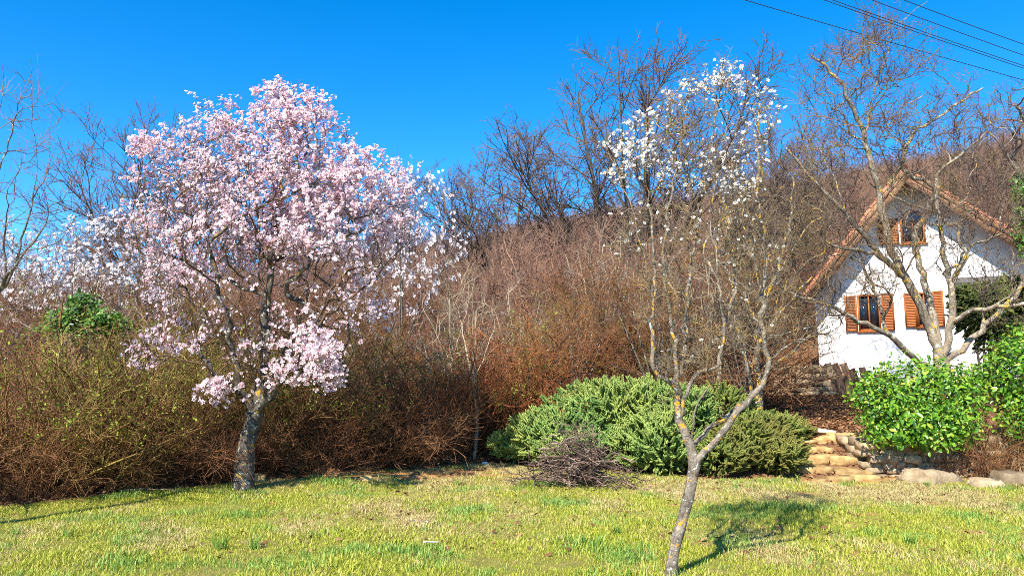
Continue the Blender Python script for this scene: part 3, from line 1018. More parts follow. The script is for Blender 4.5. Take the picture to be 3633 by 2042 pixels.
# ------------------------------------------------------------------ white almond on the lawn
def make_white():
    b = at(2380, 2015, 6.4); b[2] = gz(b[0], b[1])
    root = obj('almond_tree', None, label='slender leaning almond tree on the lawn with sparse white blossom', cat='tree', loc=b)
    A = lambda *l: [at(u, v, y) for (u, v, y) in l]
    trunk = [b + np.array([-.02, 0, -.1])] + A((2392, 1950, 6.4), (2420, 1850, 6.4), (2448, 1740, 6.4), (2464, 1650, 6.4))
    limbs = [trunk,
             A((2464, 1650, 6.4), (2445, 1580, 6.4), (2412, 1480, 6.4), (2402, 1380, 6.4), (2400, 1330, 6.4)),
             A((2402, 1380, 6.4), (2350, 1335, 6.35), (2318, 1300, 6.3), (2314, 1220, 6.3), (2322, 1080, 6.3), (2318, 900, 6.3), (2310, 740, 6.3), (2290, 600, 6.3)),
             A((2402, 1380, 6.4), (2418, 1290, 6.45), (2430, 1180, 6.5), (2450, 980, 6.6), (2490, 700, 6.65), (2540, 420, 6.7), (2570, 260, 6.7)),
             A((2400, 1330, 6.4), (2390, 1200, 6.35), (2360, 1000, 6.3), (2370, 760, 6.2), (2420, 500, 6.2), (2430, 350, 6.2)),
             A((2464, 1650, 6.4), (2530, 1570, 6.35), (2590, 1500, 6.3), (2650, 1420, 6.3), (2700, 1370, 6.3), (2725, 1280, 6.3), (2700, 1130, 6.3), (2720, 930, 6.3), (2690, 700, 6.3), (2690, 470, 6.3), (2700, 310, 6.3)),
             A((2450, 1600, 6.4), (2500, 1540, 6.5), (2580, 1470, 6.6), (2670, 1400, 6.7), (2640, 1290, 6.7), (2600, 1080, 6.8), (2620, 820, 6.8), (2600, 560, 6.8)),
             A((2430, 1300, 6.45), (2480, 1245, 6.4), (2540, 1205, 6.4), (2590, 1100, 6.4), (2640, 900, 6.4), (2660, 780, 6.4)),
             A((2412, 1480, 6.4), (2460, 1330, 6.3), (2530, 1300, 6.2), (2570, 1190, 6.2), (2550, 1000, 6.1), (2520, 760, 6.1), (2540, 560, 6.0)),
             A((2445, 1580, 6.4), (2462, 1500, 6.3), (2480, 1420, 6.25), (2530, 1340, 6.2)),
             A((2322, 1080, 6.3), (2280, 900, 6.2), (2240, 740, 6.2), (2180, 600, 6.2)),
             A((2402, 1400, 6.4), (2360, 1420, 6.2), (2345, 1430, 6.1)),
             A((2725, 1280, 6.3), (2780, 1240, 6.3), (2850, 1200, 6.3), (2900, 1190, 6.4))]
    T = Tree(limbs, .075, .011, lr=[None, (.036, .028), (.019, .005), (.02, .005), (.017, .004), (.029, .006), (.021, .005), (.013, .004), (.014, .004), (.009, .004), (.008, .003), None, (.008, .003)])
    spec = [(2560, 290, 6.6, 90, 70, .3, 34), (2440, 380, 6.4, 110, 110, .4, 50), (2320, 520, 6.3, 140, 120, .5, 60), (2480, 560, 6.4, 160, 160, .6, 90),
            (2200, 560, 6.3, 90, 90, .4, 30), (2690, 420, 6.4, 70, 190, .4, 40), (2620, 620, 6.4, 120, 150, .4, 40), (2380, 800, 6.4, 230, 170, .6, 70),
            (2600, 900, 6.4, 180, 170, .5, 60), (2450, 1080, 6.4, 220, 150, .5, 50), (2720, 1130, 6.4, 120, 150, .3, 24), (2530, 1230, 6.3, 160, 100, .3, 30), (2330, 950, 6.3, 150, 200, .5, 50), (2440, 1250, 6.3, 130, 110, .3, 40), (2560, 760, 6.4, 200, 200, .5, 60), (2700, 900, 6.4, 120, 250, .4, 50), (2640, 1150, 6.5, 150, 130, .4, 40)]
    dens = [1, 1, .95, .75, .8, .4, .4, .12, .06, 0, 0, 0, 0, 0, .08, .05, 0]
    pts, vol = ellipsoids(spec)
    T.fill(pts, up=.5, skip=T.ntrunk + 4)
    paths = T.finish(.003, .047, .5)
    limb_parts(root, paths, .0075, M['white_bark'], M['white_twig'], b, flare=.2, knob=.10)
    thin = [x for x in paths if x[1][1] < .012 and len(x[0]) >= 3]
    P, R = batch_of(thin, 6)
    P1, R1 = sprout(P, R, 7, .1, 1, .18, .6, 50, 4, .12, .22, .0034, .0016)
    Px, Rx = sprout(P1, R1, 2, .2, .9, .08, .5, 55, 3, .1, .2, .002, .0012)
    V, Q = joinq([btube(P1, R1), btube(Px, Rx)])
    obj('twigs', mk_mesh('twigs', V - b, Q, mats=M['white_twig']), root, kind='stuff')
    C = np.concatenate([P1[:, 1:].reshape(-1, 3), P[:, 1::2].reshape(-1, 3), P1[:, 2:].reshape(-1, 3) + .008 * rng.normal(size=P1[:, 2:].reshape(-1, 3).shape)])
    pr = np.full(len(C), .006)
    for (c, r), d in zip(vol, dens):
        ins = (((C - c) / (r * 1.1)) ** 2).sum(1) < 1
        pr = np.where(ins, np.maximum(pr, d), pr)
    pr *= .40 + .35 * wave(C[:, 0] * 1.2, C[:, 2] * 1.2, 4.0, 33)
    C = C[rng.uniform(size=len(C)) < pr * .8]
    print('white blossoms', len(C))
    blossoms(root, b, C + rng.normal(size=C.shape) * .006, np.tile([-.3, -.6, .5], (len(C), 1)) + unit(rng.normal(size=C.shape)) * .5, .0155, M['petal_white'], M['calyx_green'])


make_white()


# ------------------------------------------------------------------ big bare tree in front of the house
def make_walnut():
    b = at(3345, 1400, 17.0); b[2] = gz(b[0], b[1])
    root = obj('walnut_tree', None, label='tall bare walnut tree with cream bark in front of the white house', cat='tree', loc=b)
    A = lambda *l: [at(u, v, y) for (u, v, y) in l]
    trunk = [b + np.array([0, 0, -.2])] + A((3348, 1360, 17), (3342, 1290, 17))
    limbs = [trunk,
             A((3342, 1290, 17), (3300, 1170, 16.9), (3262, 1080, 16.8), (3215, 985, 16.7), (3165, 890, 16.6), (3125, 740, 16.5), (3112, 660, 16.4), (3085, 580, 16.3), (3072, 500, 16.3), (3040, 420, 16.2), (2990, 320, 16), (2930, 240, 15.9), (2880, 190, 15.8)),
             A((3072, 500, 16.3), (3085, 400, 16.4), (3110, 300, 16.6), (3150, 190, 16.7), (3160, 110, 16.8), (3220, 60, 16.9), (3285, 5, 17)),
             A((3085, 400, 16.4), (3150, 320, 16.3), (3230, 270, 16.2), (3330, 175, 16)),
             A((3040, 420, 16.2), (3000, 330, 16.6), (2960, 270, 16.8), (2900, 200, 17)),
             A((3110, 300, 16.6), (3080, 200, 16.8), (3110, 60, 17)),
             A((3342, 1290, 17), (3310, 1120, 17.3), (3270, 960, 17.5), (3245, 840, 17.6), (3290, 740, 17.7), (3320, 660, 17.7), (3200, 600, 17.7), (3240, 480, 17.8), (3320, 420, 17.9), (3490, 310, 18)),
             A((3342, 1290, 17), (3375, 1150, 16.8), (3372, 1000, 16.6), (3345, 860, 16.5), (3325, 720, 16.4), (3330, 620, 16.4), (3420, 540, 16.3), (3500, 470, 16.2)),
             A((3372, 1000, 16.6), (3420, 930, 16.4), (3440, 850, 16.3), (3470, 760, 16.2), (3560, 650, 16), (3650, 560, 16)),
             A((3330, 1330, 17), (3240, 1270, 16.4), (3150, 1190, 16), (3050, 1140, 15.6), (2930, 1080, 15.2), (2850, 1060, 15), (2760, 1010, 14.8)),
             A((2930, 1080, 15.2), (2850, 1140, 15), (2740, 1180, 14.9)),
             A((3375, 1150, 16.8), (3440, 1105, 16.4), (3560, 1085, 16), (3680, 1070, 15.7), (3800, 1030, 15.5)),
             A((3342, 1290, 17), (3420, 1230, 17), (3520, 1130, 17), (3610, 1040, 17), (3680, 880, 17), (3720, 700, 17)),
             A((3215, 985, 16.7), (3120, 900, 16.2), (3010, 770, 15.8), (2930, 690, 15.5), (2860, 610, 15.3), (2790, 520, 15.2)),
             A((3010, 770, 15.8), (2960, 640, 15.8), (2920, 560, 15.8), (2850, 480, 15.8)),
             A((3245, 840, 17.6), (3180, 720, 17.9), (3120, 560, 18.2), (3180, 420, 18.4), (3220, 330, 18.5)),
             A((3120, 900, 16.2), (2980, 880, 15.5), (2860, 860, 15.1), (2760, 820, 15))]
    T = Tree(limbs, .2, .022, lr=[(.18, .17), (.115, .025), None, None, None, None, (.09, .025), (.08, .02), None, (.075, .025), None, (.055, .025), (.075, .025), (.07, .025)])
    spec = [(2960, 260, 16.3, 140, 130, 1.6, 60), (3130, 180, 16.7, 160, 150, 1.6, 80), (3180, 420, 16.8, 220, 180, 2.2, 110), (3000, 480, 16.2, 180, 150, 1.6, 80),
            (3330, 560, 17, 200, 190, 2, 80), (3480, 480, 16.6, 140, 140, 1.4, 40), (2880, 640, 15.6, 160, 140, 1.2, 70), (3560, 700, 16.4, 150, 150, 1.5, 50),
            (2850, 880, 15.2, 160, 130, 1, 60), (2900, 1080, 15.1, 170, 90, .8, 45), (3150, 850, 16.2, 150, 130, 1, 45), (3450, 900, 16.4, 130, 150, 1, 45), (3600, 1000, 16.3, 110, 130, 1.2, 35), (3080, 1020, 15.9, 120, 90, .8, 40), (3250, 700, 16.6, 180, 150, 1.2, 60), (3400, 780, 16.4, 150, 150, 1, 50), (2990, 820, 15.6, 160, 130, 1, 50), (2800, 720, 15.3, 120, 160, .8, 45), (3480, 620, 17, 130, 110, 1, 30)]
    pts, vol = ellipsoids(spec)
    T.fill(pts, up=.15, skip=T.ntrunk + 2)
    paths = T.finish(.008, .15, .5)
    limb_parts(root, paths, .022, M['walnut_bark'], M['walnut_twig'], b, knob=.06)
    thin = [x for x in paths if x[1][1] < .05 and len(x[0]) >= 3]
    P, R = batch_of(thin, 6)
    P1, R1 = sprout(P, R, 7, .15, 1, .55, .55, 52, 5, .10, .24, .0085, .0042)
    P2, R2 = sprout(P1, R1, 3, .25, .9, .25, .4, 55, 4, .12, .2, .005, .003)
    V, Q = joinq([btube(P1, R1), btube(P2, R2)])
    obj('twigs', mk_mesh('twigs', V - b, Q, mats=M['walnut_twig']), root, kind='stuff')


make_walnut()


# ------------------------------------------------------------------ lichen covered many stemmed tree behind the white almond
def make_lichen_tree():
    b = at(2690, 1420, 14.9); b[2] = gz(b[0], b[1])
    root = obj('plum_tree', None, label='many stemmed bare tree crusted with orange lichen between white almond and house', cat='tree', loc=b)
    A = lambda *l: [at(u, v, y) for (u, v, y) in l]
    limbs = [[b + np.array([0, 0, -.1])] + A((2692, 1380, 14.9), (2690, 1340, 14.9)),
             A((2690, 1340, 14.9), (2685, 1230, 14.8), (2705, 1100, 14.7), (2760, 950, 14.6), (2800, 800, 14.6), (2820, 640, 14.6)),
             A((2690, 1340, 14.9), (2640, 1240, 15), (2605, 1050, 15.1), (2590, 860, 15.1), (2570, 700, 15.1)),
             A((2685, 1230, 14.8), (2740, 1150, 14.6), (2820, 1050, 14.4), (2890, 980, 14.3)),
             A((2690, 1340, 14.9), (2780, 1270, 14.7), (2880, 1190, 14.5), (2950, 1180, 14.4)),
             A((2640, 1240, 15), (2655, 1080, 15.2), (2670, 880, 15.3), (2690, 700, 15.4), (2700, 560, 15.4)),
             A((2705, 1100, 14.7), (2680, 950, 14.6), (2640, 780, 14.5), (2640, 620, 14.5))]
    T = Tree(limbs, .13, .02, lr=[(.09, .085), (.06, .015), (.05, .015), (.04, .012), (.04, .012), (.045, .012), (.03, .01)])
    pts, vol = ellipsoids([(2700, 760, 14.9, 200, 200, 1.1, 110), (2580, 980, 15, 130, 220, .9, 70), (2820, 980, 14.6, 140, 200, .9, 80), (2870, 780, 14.6, 100, 150, .8, 45), (2860, 1150, 14.6, 120, 90, .6, 40), (2680, 1120, 14.9, 150, 130, .7, 50)])
    T.fill(pts, up=.35, skip=T.ntrunk)
    paths = T.finish(.007, .085, .4)
    limb_parts(root, paths, .016, M['lichen_bark'], M['white_twig'], b, knob=.08)
    P, R = batch_of([x for x in paths if x[1][1] < .03 and len(x[0]) >= 3], 6)
    P1, R1 = sprout(P, R, 5, .1, 1, .34, .55, 50, 4, .12, .22, .0065, .0035)
    P2, R2 = sprout(P1, R1, 2, .2, .9, .18, .4, 50, 3, .1, .2, .005, .003)
    V, Q = joinq([btube(P1, R1), btube(P2, R2)])
    obj('twigs', mk_mesh('twigs', V - b, Q, mats=M['white_twig']), root, kind='stuff')


make_lichen_tree()


# ------------------------------------------------------------------ bare tree reaching in beside the lawn
def make_side_tree():
    b = np.array([-6.5, 7.6, 0.0]); b[2] = gz(b[0], b[1])
    root = obj('bare_tree', None, label='leafless tree with long thin upswept branches standing beside the lawn', cat='tree', loc=b)
    A = lambda *l: [at(u, v, y) for (u, v, y) in l]
    trunk = [b + np.array([0, 0, -.1]), b + np.array([.02, .05, .7]), b + np.array([.1, .1, 1.3])]
    limbs = [trunk,
             [trunk[-1]] + A((-160, 1150, 8), (0, 1030, 8.3), (60, 900, 8.5), (120, 700, 8.6), (130, 560, 8.7), (112, 400, 8.7), (110, 210, 8.7)),
             A((0, 1030, 8.3), (40, 950, 8.0), (150, 820, 8.0), (210, 740, 8), (270, 600, 8), (300, 500, 8)),
             [trunk[-1]] + A((-150, 1000, 8), (-60, 800, 8.3), (0, 600, 8.5), (50, 430, 8.5), (100, 280, 8.6)),
             A((-60, 800, 8.3), (-40, 560, 8.2), (0, 380, 8.2), (10, 230, 8.2)),
             A((120, 700, 8.6), (170, 600, 8.8), (180, 400, 8.9), (150, 330, 8.9)),
             A((60, 900, 8.5), (200, 860, 8.6), (260, 780, 8.7), (330, 620, 8.8)),
             A((-160, 1150, 8), (0, 1100, 7.9), (110, 1080, 7.9), (210, 1010, 7.9)),
             [trunk[-1], b + np.array([-.4, .2, 2.2]), b + np.array([-.6, .1, 3.4]), b + np.array([-.5, .3, 4.4])],
             [trunk[-1], b + np.array([-.3, -.6, 2.2]), b + np.array([-.5, -.9, 3.4])]]
    T = Tree(limbs, .12, .012)
    spec = [(60, 480, 8.4, 170, 250, .7, 70), (200, 650, 8.3, 120, 160, .6, 40), (20, 800, 8.3, 120, 200, .7, 35), (-200, 600, 7.8, 200, 300, .9, 40), (150, 900, 8.2, 120, 120, .5, 16)]
    pts, vol = ellipsoids(spec)
    T.fill(pts, up=.5, skip=T.ntrunk)
    paths = T.finish(.0034, .085, .5)
    limb_parts(root, paths, .011, M['grey_bark'], M['walnut_twig'], b, flare=.2)
    thin = [x for x in paths if x[1][1] < .02 and len(x[0]) >= 3]
    P, R = batch_of(thin, 6)
    P1, R1 = sprout(P, R, 4, .15, 1, .28, .6, 45, 4, .15, .15, .0032, .0015)
    V, Q = btube(P1, R1)
    obj('twigs', mk_mesh('twigs', V - b, Q, mats=M['grey_twig']), root, kind='stuff')


make_side_tree()


# ------------------------------------------------------------------ generic bare trees behind
def bare_tree(h, w, trunk_h, ntar, k1, k2, l1, l2, r_trunk, tip, rt, seed, bark, twig, up=.3, egg=.55, blossom=0, nm='bare_tree', nlimb=6):
    """prototype of a rounded bare crown at the origin"""
    global rng
    keep = rng; rng = np.random.default_rng(seed)
    root = obj(nm, None)
    trunk = [np.array([0, 0, -.3]), np.array([.02 * h, 0, trunk_h * .5]), np.array([0, .01 * h, trunk_h])]
    limbs = [trunk]
    for i in range(nlimb):
        a = i * 2.4 + rng.uniform(-.4, .4); rr = w * rng.uniform(.25, .42) if i else .05
        zt = h * rng.uniform(.62, .86)
        limbs.append([trunk[-1] if i % 2 else trunk[1] * .3 + trunk[2] * .7, np.array([rr * .4 * math.cos(a), rr * .4 * math.sin(a), trunk_h + (zt - trunk_h) * .35]),
                      np.array([rr * math.cos(a), rr * math.sin(a), zt])])
    T = Tree(limbs, h * .04, h * .0018, 2.4)
    q = unit(rng.normal(size=(ntar, 3))) * rng.uniform(0, 1, (ntar, 1)) ** .42
    cz = trunk_h * .75 + (h - trunk_h * .75) * egg * .92
    z = np.where(q[:, 2] > 0, cz + q[:, 2] * (h - cz), cz + q[:, 2] * (cz - trunk_h * .75))
    pts = np.stack([q[:, 0] * w / 2, q[:, 1] * w / 2, z], 1)
    pts[:, :2] *= (1 + .12 * np.sin(3 * np.arctan2(pts[:, 1], pts[:, 0]) + seed))[:, None]
    T.fill(pts, up=up, skip=max(1, T.ntrunk - 2))
    paths = T.finish(tip, r_trunk, .45)
    limb_parts(root, paths, r_trunk * .16, bark, twig, np.zeros(3))
    thin = [x for x in paths if x[1][1] < r_trunk * .3 and len(x[0]) >= 3]
    P, R = batch_of(thin, 5)
    P1, R1 = sprout(P, R, k1, .15, 1, l1, .5, 42, 4, .12, .16, rt, rt * .55)
    parts = [btube(P1, R1)]
    if k2:
        P2, R2 = sprout(P1, R1, k2, .2, .95, l2, .4, 45, 3, .08, .16, rt * .8, rt * .5)
        parts.append(btube(P2, R2))
    V, Q = joinq(parts)
    obj('twigs', mk_mesh('twigs', V, Q, mats=twig), root, kind='stuff')
    if blossom:
        C = np.concatenate([P1[:, 2:].reshape(-1, 3)] * 2); C = C[C[:, 2] > h * .35]
        C = C[rng.uniform(size=len(C)) < blossom] 
        C = C + rng.normal(size=C.shape) * .03
        S = rng.uniform(.035, .06, len(C))
        Rm = rand_rot(len(C), np.tile([-.3, -.6, .5], (len(C), 1)), 1.0)
        Vb, Qb = place(FLV, FLQ, Rm, C, S)
        obj('blossoms', mk_mesh('blossoms', Vb, Qb, mats=[M['petal_white'], M['calyx']], attr=np.repeat(rng.uniform(0, 1, len(C)), len(FLV)), mi=np.tile(FLM, len(C))), root, kind='stuff')
    rng = keep
    return root


def put(proto, used, u, Y, h, H0, rz, label, group=None, cat='tree', sx=1.0, x=None):
    """stand a copy with its foot on the slope at photo column u, depth Y, height h"""
    p = at(u, 1300, Y)
    if x is not None: p[0] = x
    s = h / H0
    loc = (p[0], p[1], gz(p[0], p[1]) - .05)
    if proto.name in used:
        o = dup(proto, loc, rz, (s * sx, s * sx, s))
    else:
        used.add(proto.name); o = proto
        o.location = loc; o.rotation_euler = (0, 0, rz); o.scale = (s * sx, s * sx, s)
    o['label'] = label; o['category'] = cat
    if group: o['group'] = group
    elif 'group' in o: del o['group']
    return o


USED = set()
def fan_tree(h, trunk_h, nl, spread, seed, bark, twig, rt, up=.06):
    """bare tree with limbs fanning from a short trunk and ever finer upswept twigs"""
    global rng
    keep = rng; rng = np.random.default_rng(seed)
    root = obj('bare_tree', None)
    tr = resample([(0, 0, -.3), (.1, 0, trunk_h * .5), (0, .1, trunk_h), (-.05, .05, trunk_h * 1.25)], .4)
    a = np.arange(nl) * 2.4 + rng.uniform(-.3, .3, nl)
    tilt = np.radians(spread) * np.sqrt((np.arange(nl) + .4) / nl)
    d = np.stack([np.cos(a) * np.sin(tilt), np.sin(a) * np.sin(tilt), np.cos(tilt)], 1)
    p = tr[-1] * np.ones((nl, 3)) + np.stack([0 * a, 0 * a, -rng.uniform(0, .4, nl) * trunk_h * (np.arange(nl) / nl)], 1)
    L = (h - trunk_h) * .80 * (1 - .12 * tilt) * rng.uniform(.85, 1.1, nl)
    pts = [p]
    for k in range(8):
        d = unit(d + .07 * rng.normal(size=d.shape) + np.array([0, 0, up]))
        p = p + d * (L / 8)[:, None]; pts.append(p)
    P = np.stack(pts, 1); R = np.linspace(1, .22, 9)[None] * rng.uniform(.07, .12, nl)[:, None] * h / 15
    V, Q = joinq([tube([(tr, np.linspace(.30, .2, len(tr)) * h / 15)], 9), btube(P, R, 6)])
    obj('trunk', mk_mesh('trunk', V, Q, mats=bark, smooth=True), root)
    P1, R1 = sprout(P, R, 9, .25, 1, .30 * h, .35, 36, 6, up * .5, .10, .045 * h / 15, .016 * h / 15, taperL=.62)
    P2, R2 = sprout(P1, R1, 6, .2, 1, .115 * h, .4, 38, 5, up * .5, .13, .022 * h / 15, rt, taperL=.45)
    V, Q = joinq([btube(P1, R1, 5), btube(P2, R2, 4)])
    obj('branches', mk_mesh('branches', V, Q, mats=bark, smooth=True), root, kind='stuff')
    P3, R3 = sprout(P2, R2, 4, .15, 1, .055 * h, .45, 40, 4, up * .6, .17, rt, rt * .7, rfrac=1)
    P4, R4 = sprout(P3, R3, 2, .2, .95, .03 * h, .4, 40, 3, up, .16, rt * .8, rt * .6, rfrac=1)
    V, Q = joinq([btube(P3, R3), btube(P4, R4)])
    obj('twigs', mk_mesh('twigs', V, Q, mats=twig), root, kind='stuff')
    rng = keep
    return root


oak = fan_tree(15, 2.6, 15, 78, 31, M['oak_bark'], M['oak_twig'], .0115, up=.05)
oak2 = fan_tree(16, 2.4, 16, 62, 36, M['oak_bark'], M['oak_twig'], .0115, up=.06)
thick = bare_tree(6, 3.6, .8, 90, 5, 3, .66, .38, .07, .011, .0095, 13, M['grey_bark'], M['brown_twig'], up=.6, nlimb=9)
thick2 = bare_tree(5, 3.6, .5, 90, 5, 3, .62, .36, .06, .010, .009, 14, M['grey_bark'], M['olive_twig'], up=.5, nlimb=9)
thick3 = bare_tree(6, 3.2, 1.0, 70, 5, 3, .7, .4, .075, .012, .0095, 17, M['pale_bark'], M['grey_stem'], up=.8, nlimb=11)
wild = bare_tree(5, 4.2, 1.0, 130, 5, 2, .5, .3, .09, .009, .0065, 15, M['grey_bark'], M['grey_twig'], up=.4, blossom=.8)
pale = bare_tree(5, 2.0, 1.9, 26, 4, 2, .55, .3, .045, .007, .0055, 16, M['pale_bark'], M['pale_twig'], up=.6, nlimb=4)

put(oak, USED, 1800, 40, 14.2, 15, .4, 'round crowned bare oak rising behind the brown thicket below the hill')
put(oak2, USED, 2250, 36, 17.0, 16, 1.1, 'tallest bare oak with broad upswept crown on the hill foot', sx=1.08)
put(oak, USED, 2760, 44, 14.0, 15, 2.2, 'bare oak with fine dark twigs between the tall oak and the walnut', sx=.62)
put(oak2, USED, 640, 34, 13.2, 16, 2.9, 'bare tree poking up behind the pink crown above the wild white blossom')
put(oak2, USED, 1080, 36, 12.8, 16, .2, 'bare tree mostly hidden straight behind the pink almond crown')
put(oak, USED, 1430, 46, 12.0, 15, 3.3, 'hazy bare tree between the pink almond crown and the round oak', sx=.9)
put(oak2, USED, 3600, 40, 10.5, 16, 4.0, 'bare tree with forked crown on the slope behind the house roof', sx=.8)
put(wild, USED, 230, 17, 4.6, 5, .3, 'wild white blossoming tree above the thicket beyond the ivy')
put(wild, USED, 470, 19, 4.9, 5, 2.0, 'wild white blossoming tree just behind the pink almond', sx=1.05)
put(wild, USED, 1420, 21, 6.9, 5, 1.2, 'wild tree with thin white blossom showing past the pink crown', sx=.7)
put(wild, USED, 70, 20, 4.6, 5, 4.2, 'wild white blossoming tree behind the leafless branches beside the lawn')
yel = bare_tree(3.2, 2.2, .9, 30, 5, 2, .5, .25, .032, .006, .005, 18, M['yellow_stem'], M['yellow_stem'], up=.1, nlimb=6)
for (u_, y_, h_, lab_) in ((250, 10.9, 2.3, 'yellow stemmed sapling in the thicket below the ivy clump'), (330, 10.7, 2.5, 'arching yellow stemmed sapling with forked stem below the ivy clump'), (560, 11.3, 2.2, 'yellow stemmed sapling between the ivy clump and the pink almond'), (690, 11.9, 2.4, 'slim yellow stemmed sapling close behind the pink almond trunk'), (1280, 13.8, 2.4, 'yellow stemmed sapling in the thicket beyond the reddish soil mound')):
    put(yel, USED, u_, y_, h_, 3.2, u_ * .01, lab_, cat='sapling')
put(pale, USED, 1680, 14.6, 4.0, 5, .3, 'thin pale sapling with a straight cream stem in front of the brown thicket', cat='sapling')
put(pale, USED, 1600, 16.5, 4.2, 5, 2.6, 'pale forked sapling standing in the thicket near the round oak', cat='sapling')
put(pale, USED, 2560, 15.5, 4.4, 5, 3.6, 'pale sapling with reddish stems behind the white almond', cat='sapling')

spots = []
for i, u in enumerate(np.linspace(1270, 2900, 17)):
    spots.append((u + 60 * math.sin(i * 2.1), 16.2 + 1.2 * math.sin(i * 1.7), 3.6 + .6 * math.sin(i * 2.7)))
for i, u in enumerate(np.linspace(1250, 2880, 15)):
    spots.append((u + 60 * math.sin(i * 1.3), 20.5 + 1.6 * math.sin(i * 2.3), 4.6 + .7 * math.sin(i * 1.9)))
for i, u in enumerate(np.linspace(1200, 3000, 14)):
    spots.append((u + 60 * math.sin(i * 1.3 + 1), 26 + 2 * math.sin(i * 2.3), 5.2 + .8 * math.sin(i * 1.1)))
TH = {'o': (thick2, 5, 'olive'), 'b': (thick, 6, 'brown'), 'g': (thick3, 6, 'grey')}
SIDE = ((1480, 'between pink almond and pale sapling'), (1800, 'below the round crowned oak'), (2150, 'between the round oak and the tallest oak'), (2480, 'below the tallest oak behind the juniper'), (9999, 'between the white almond and the house'))
for i, (u, Y, h) in enumerate(spots):
    if u > 2700 and Y < 19.5 or u > 2760: continue
    h *= float(np.interp(u, [1250, 1500, 1800, 2300, 3000], [.62, .64, .74, .92, 1.05]))
    proto_, h0, colr = TH['bogbobgbb'[(i * 5) % 9]]
    row = 'front' if Y < 18.5 else 'middle' if Y < 23.5 else 'rear'
    where = [w for (lim, w) in SIDE if u < lim][0]
    put(proto_, USED, u, Y, h, h0, i * 1.37, f'bare {colr} bush in the {row} thicket row {where}', f'{colr} bushes in the slope thicket', 'bush', sx=1.15)
for i, (u, Y, h) in enumerate([]):
    olive = False
    put(thick2 if olive else thick, USED, u, Y, h, 5 if olive else 6, i * 1.37,
        'olive tinged bare bush in the dense thicket on the slope' if olive else 'slender bare brown bush in the dense thicket on the slope',
        'olive bushes of the slope thicket' if olive else 'brown bushes of the slope thicket', 'bush', sx=1.15)
for i in range(16):
    u = -80 + i * 62; Y = 14.5 + 2.5 * ((i * 37) % 10) / 10
    proto_, h0, colr = TH['bogb'[i % 4]]
    where = 'behind the shrubs under the leafless side tree' if u < 180 else 'behind the ivy clump' if u < 480 else 'below the wild white blossom' if u < 640 else 'behind the pink almond and its shrubs'
    put(proto_, USED, u, Y, 3.0 + .5 * math.sin(i * 2.2), h0, i * 2.1, f'bare {colr} bush rising {where}', f'{colr} bushes behind the lawn shrubs', 'bush', sx=1.3)


# ------------------------------------------------------------------ shrubs along the lawn edge
def shrub(nm, h, w, nst, k1, k2, l1, l2, rt, twig, seed, up=.05, buds=0, leaves=0):
    global rng
    keep = rng; rng = np.random.default_rng(seed)
    root = obj(nm, None)
    a = rng.uniform(0, 2 * PI, nst); tilt = np.radians(rng.uniform(2, 58, nst))
    d = np.stack([np.cos(a) * np.sin(tilt), np.sin(a) * np.sin(tilt), np.cos(tilt)], 1)
    p = np.stack([np.cos(a), np.sin(a), np.zeros(nst)], 1) * rng.uniform(0, .18 * w, (nst, 1))
    L = h * rng.uniform(.7, 1.12, nst) * (1 - .1 * tilt) 
    pts = [p]
    for s in range(7):
        d = unit(d + .10 * rng.normal(size=d.shape) + np.array([0, 0, -.05]) * (s > 2) + unit(d * [1, 1, 0]) * .03)
        p = p + d * (L / 7)[:, None]; p[:, 2] = np.maximum(p[:, 2], .05)
        pts.append(p)
    P = np.stack(pts, 1); R = np.linspace(1, .35, 8)[None] * rng.choice([.006, .008, .011, .018], nst)[:, None]
    V, Q = btube(P, R, 4)
    obj('stems', mk_mesh('stems', V, Q, mats=twig, smooth=True), root, kind='stuff')
    P1, R1 = sprout(P, R, k1, .08, 1, l1, .5, 45, 5, up, .2, rt, rt * .6)
    P2, R2 = sprout(P1, R1, k2, .1, 1, l2, .5, 50, 4, up, .22, rt * .8, rt * .5)
    for X in (P1, P2): X[..., 2] = np.maximum(X[..., 2], .02)
    V, Q = joinq([btube(P1, R1), btube(P2, R2)])
    obj('twigs', mk_mesh('twigs', V, Q, mats=twig), root, kind='stuff')
    if buds:
        C = P2[:, 1:].reshape(-1, 3); C = C[(rng.uniform(size=len(C)) < buds) & (C[:, 2] > .35 * h)]
        leafset(root, 'leaves', C, .036, M['bud_leaf'], None)
    if leaves:
        C = P2[:, 1:].reshape(-1, 3); C = C[(rng.uniform(size=len(C)) < leaves)]
        leafset(root, 'dry_leaves', C, .03, M['dry_leaf'], None)
    rng = keep
    return root


LV = np.array([(0, 0, 0), (.22, .35, .07), (.20, .75, .05), (0, 1, -.06), (-.20, .75, .05), (-.22, .35, .07), (0, .5, 0)], float)
LQ = np.array([(0, 1, 2, 6), (6, 2, 3, 3), (0, 6, 4, 5), (6, 3, 3, 4)])
LT = np.array([(0, 1, 6), (1, 2, 6), (2, 3, 6), (3, 4, 6), (4, 5, 6), (5, 0, 6)])


def leafset(root, nm, C, size, m, up, base=None, singles=0, kind='stuff'):
    n = len(C)
    S = size * np.clip(rng.normal(1, .3, n), .4, 1.6)
    Rm = rand_rot(n, up, .95)
    T = C if base is None else C - base
    order = np.argsort(C[:, 1] + .25 * rng.normal(size=n))
    one, rest = order[:singles], order[singles:]
    V, F = place(LV, LT, Rm[rest], T[rest], S[rest])
    obj(nm, mk_mesh(nm, V, tris=F, mats=m, attr=np.repeat(rng.uniform(0, 1, len(rest)), len(LV))), root, kind=kind)
    if singles:
        pro = [mk_mesh('leaf', LV, tris=LT, mats=m, attr=np.full(len(LV), q)) for q in (.1, .3, .45, .6, .75, .9)]
        for c, i in enumerate(one):
            obj('leaf', pro[c % 6], root, loc=T[i], scl=float(S[i]), rot=euler_of(Rm[i]))


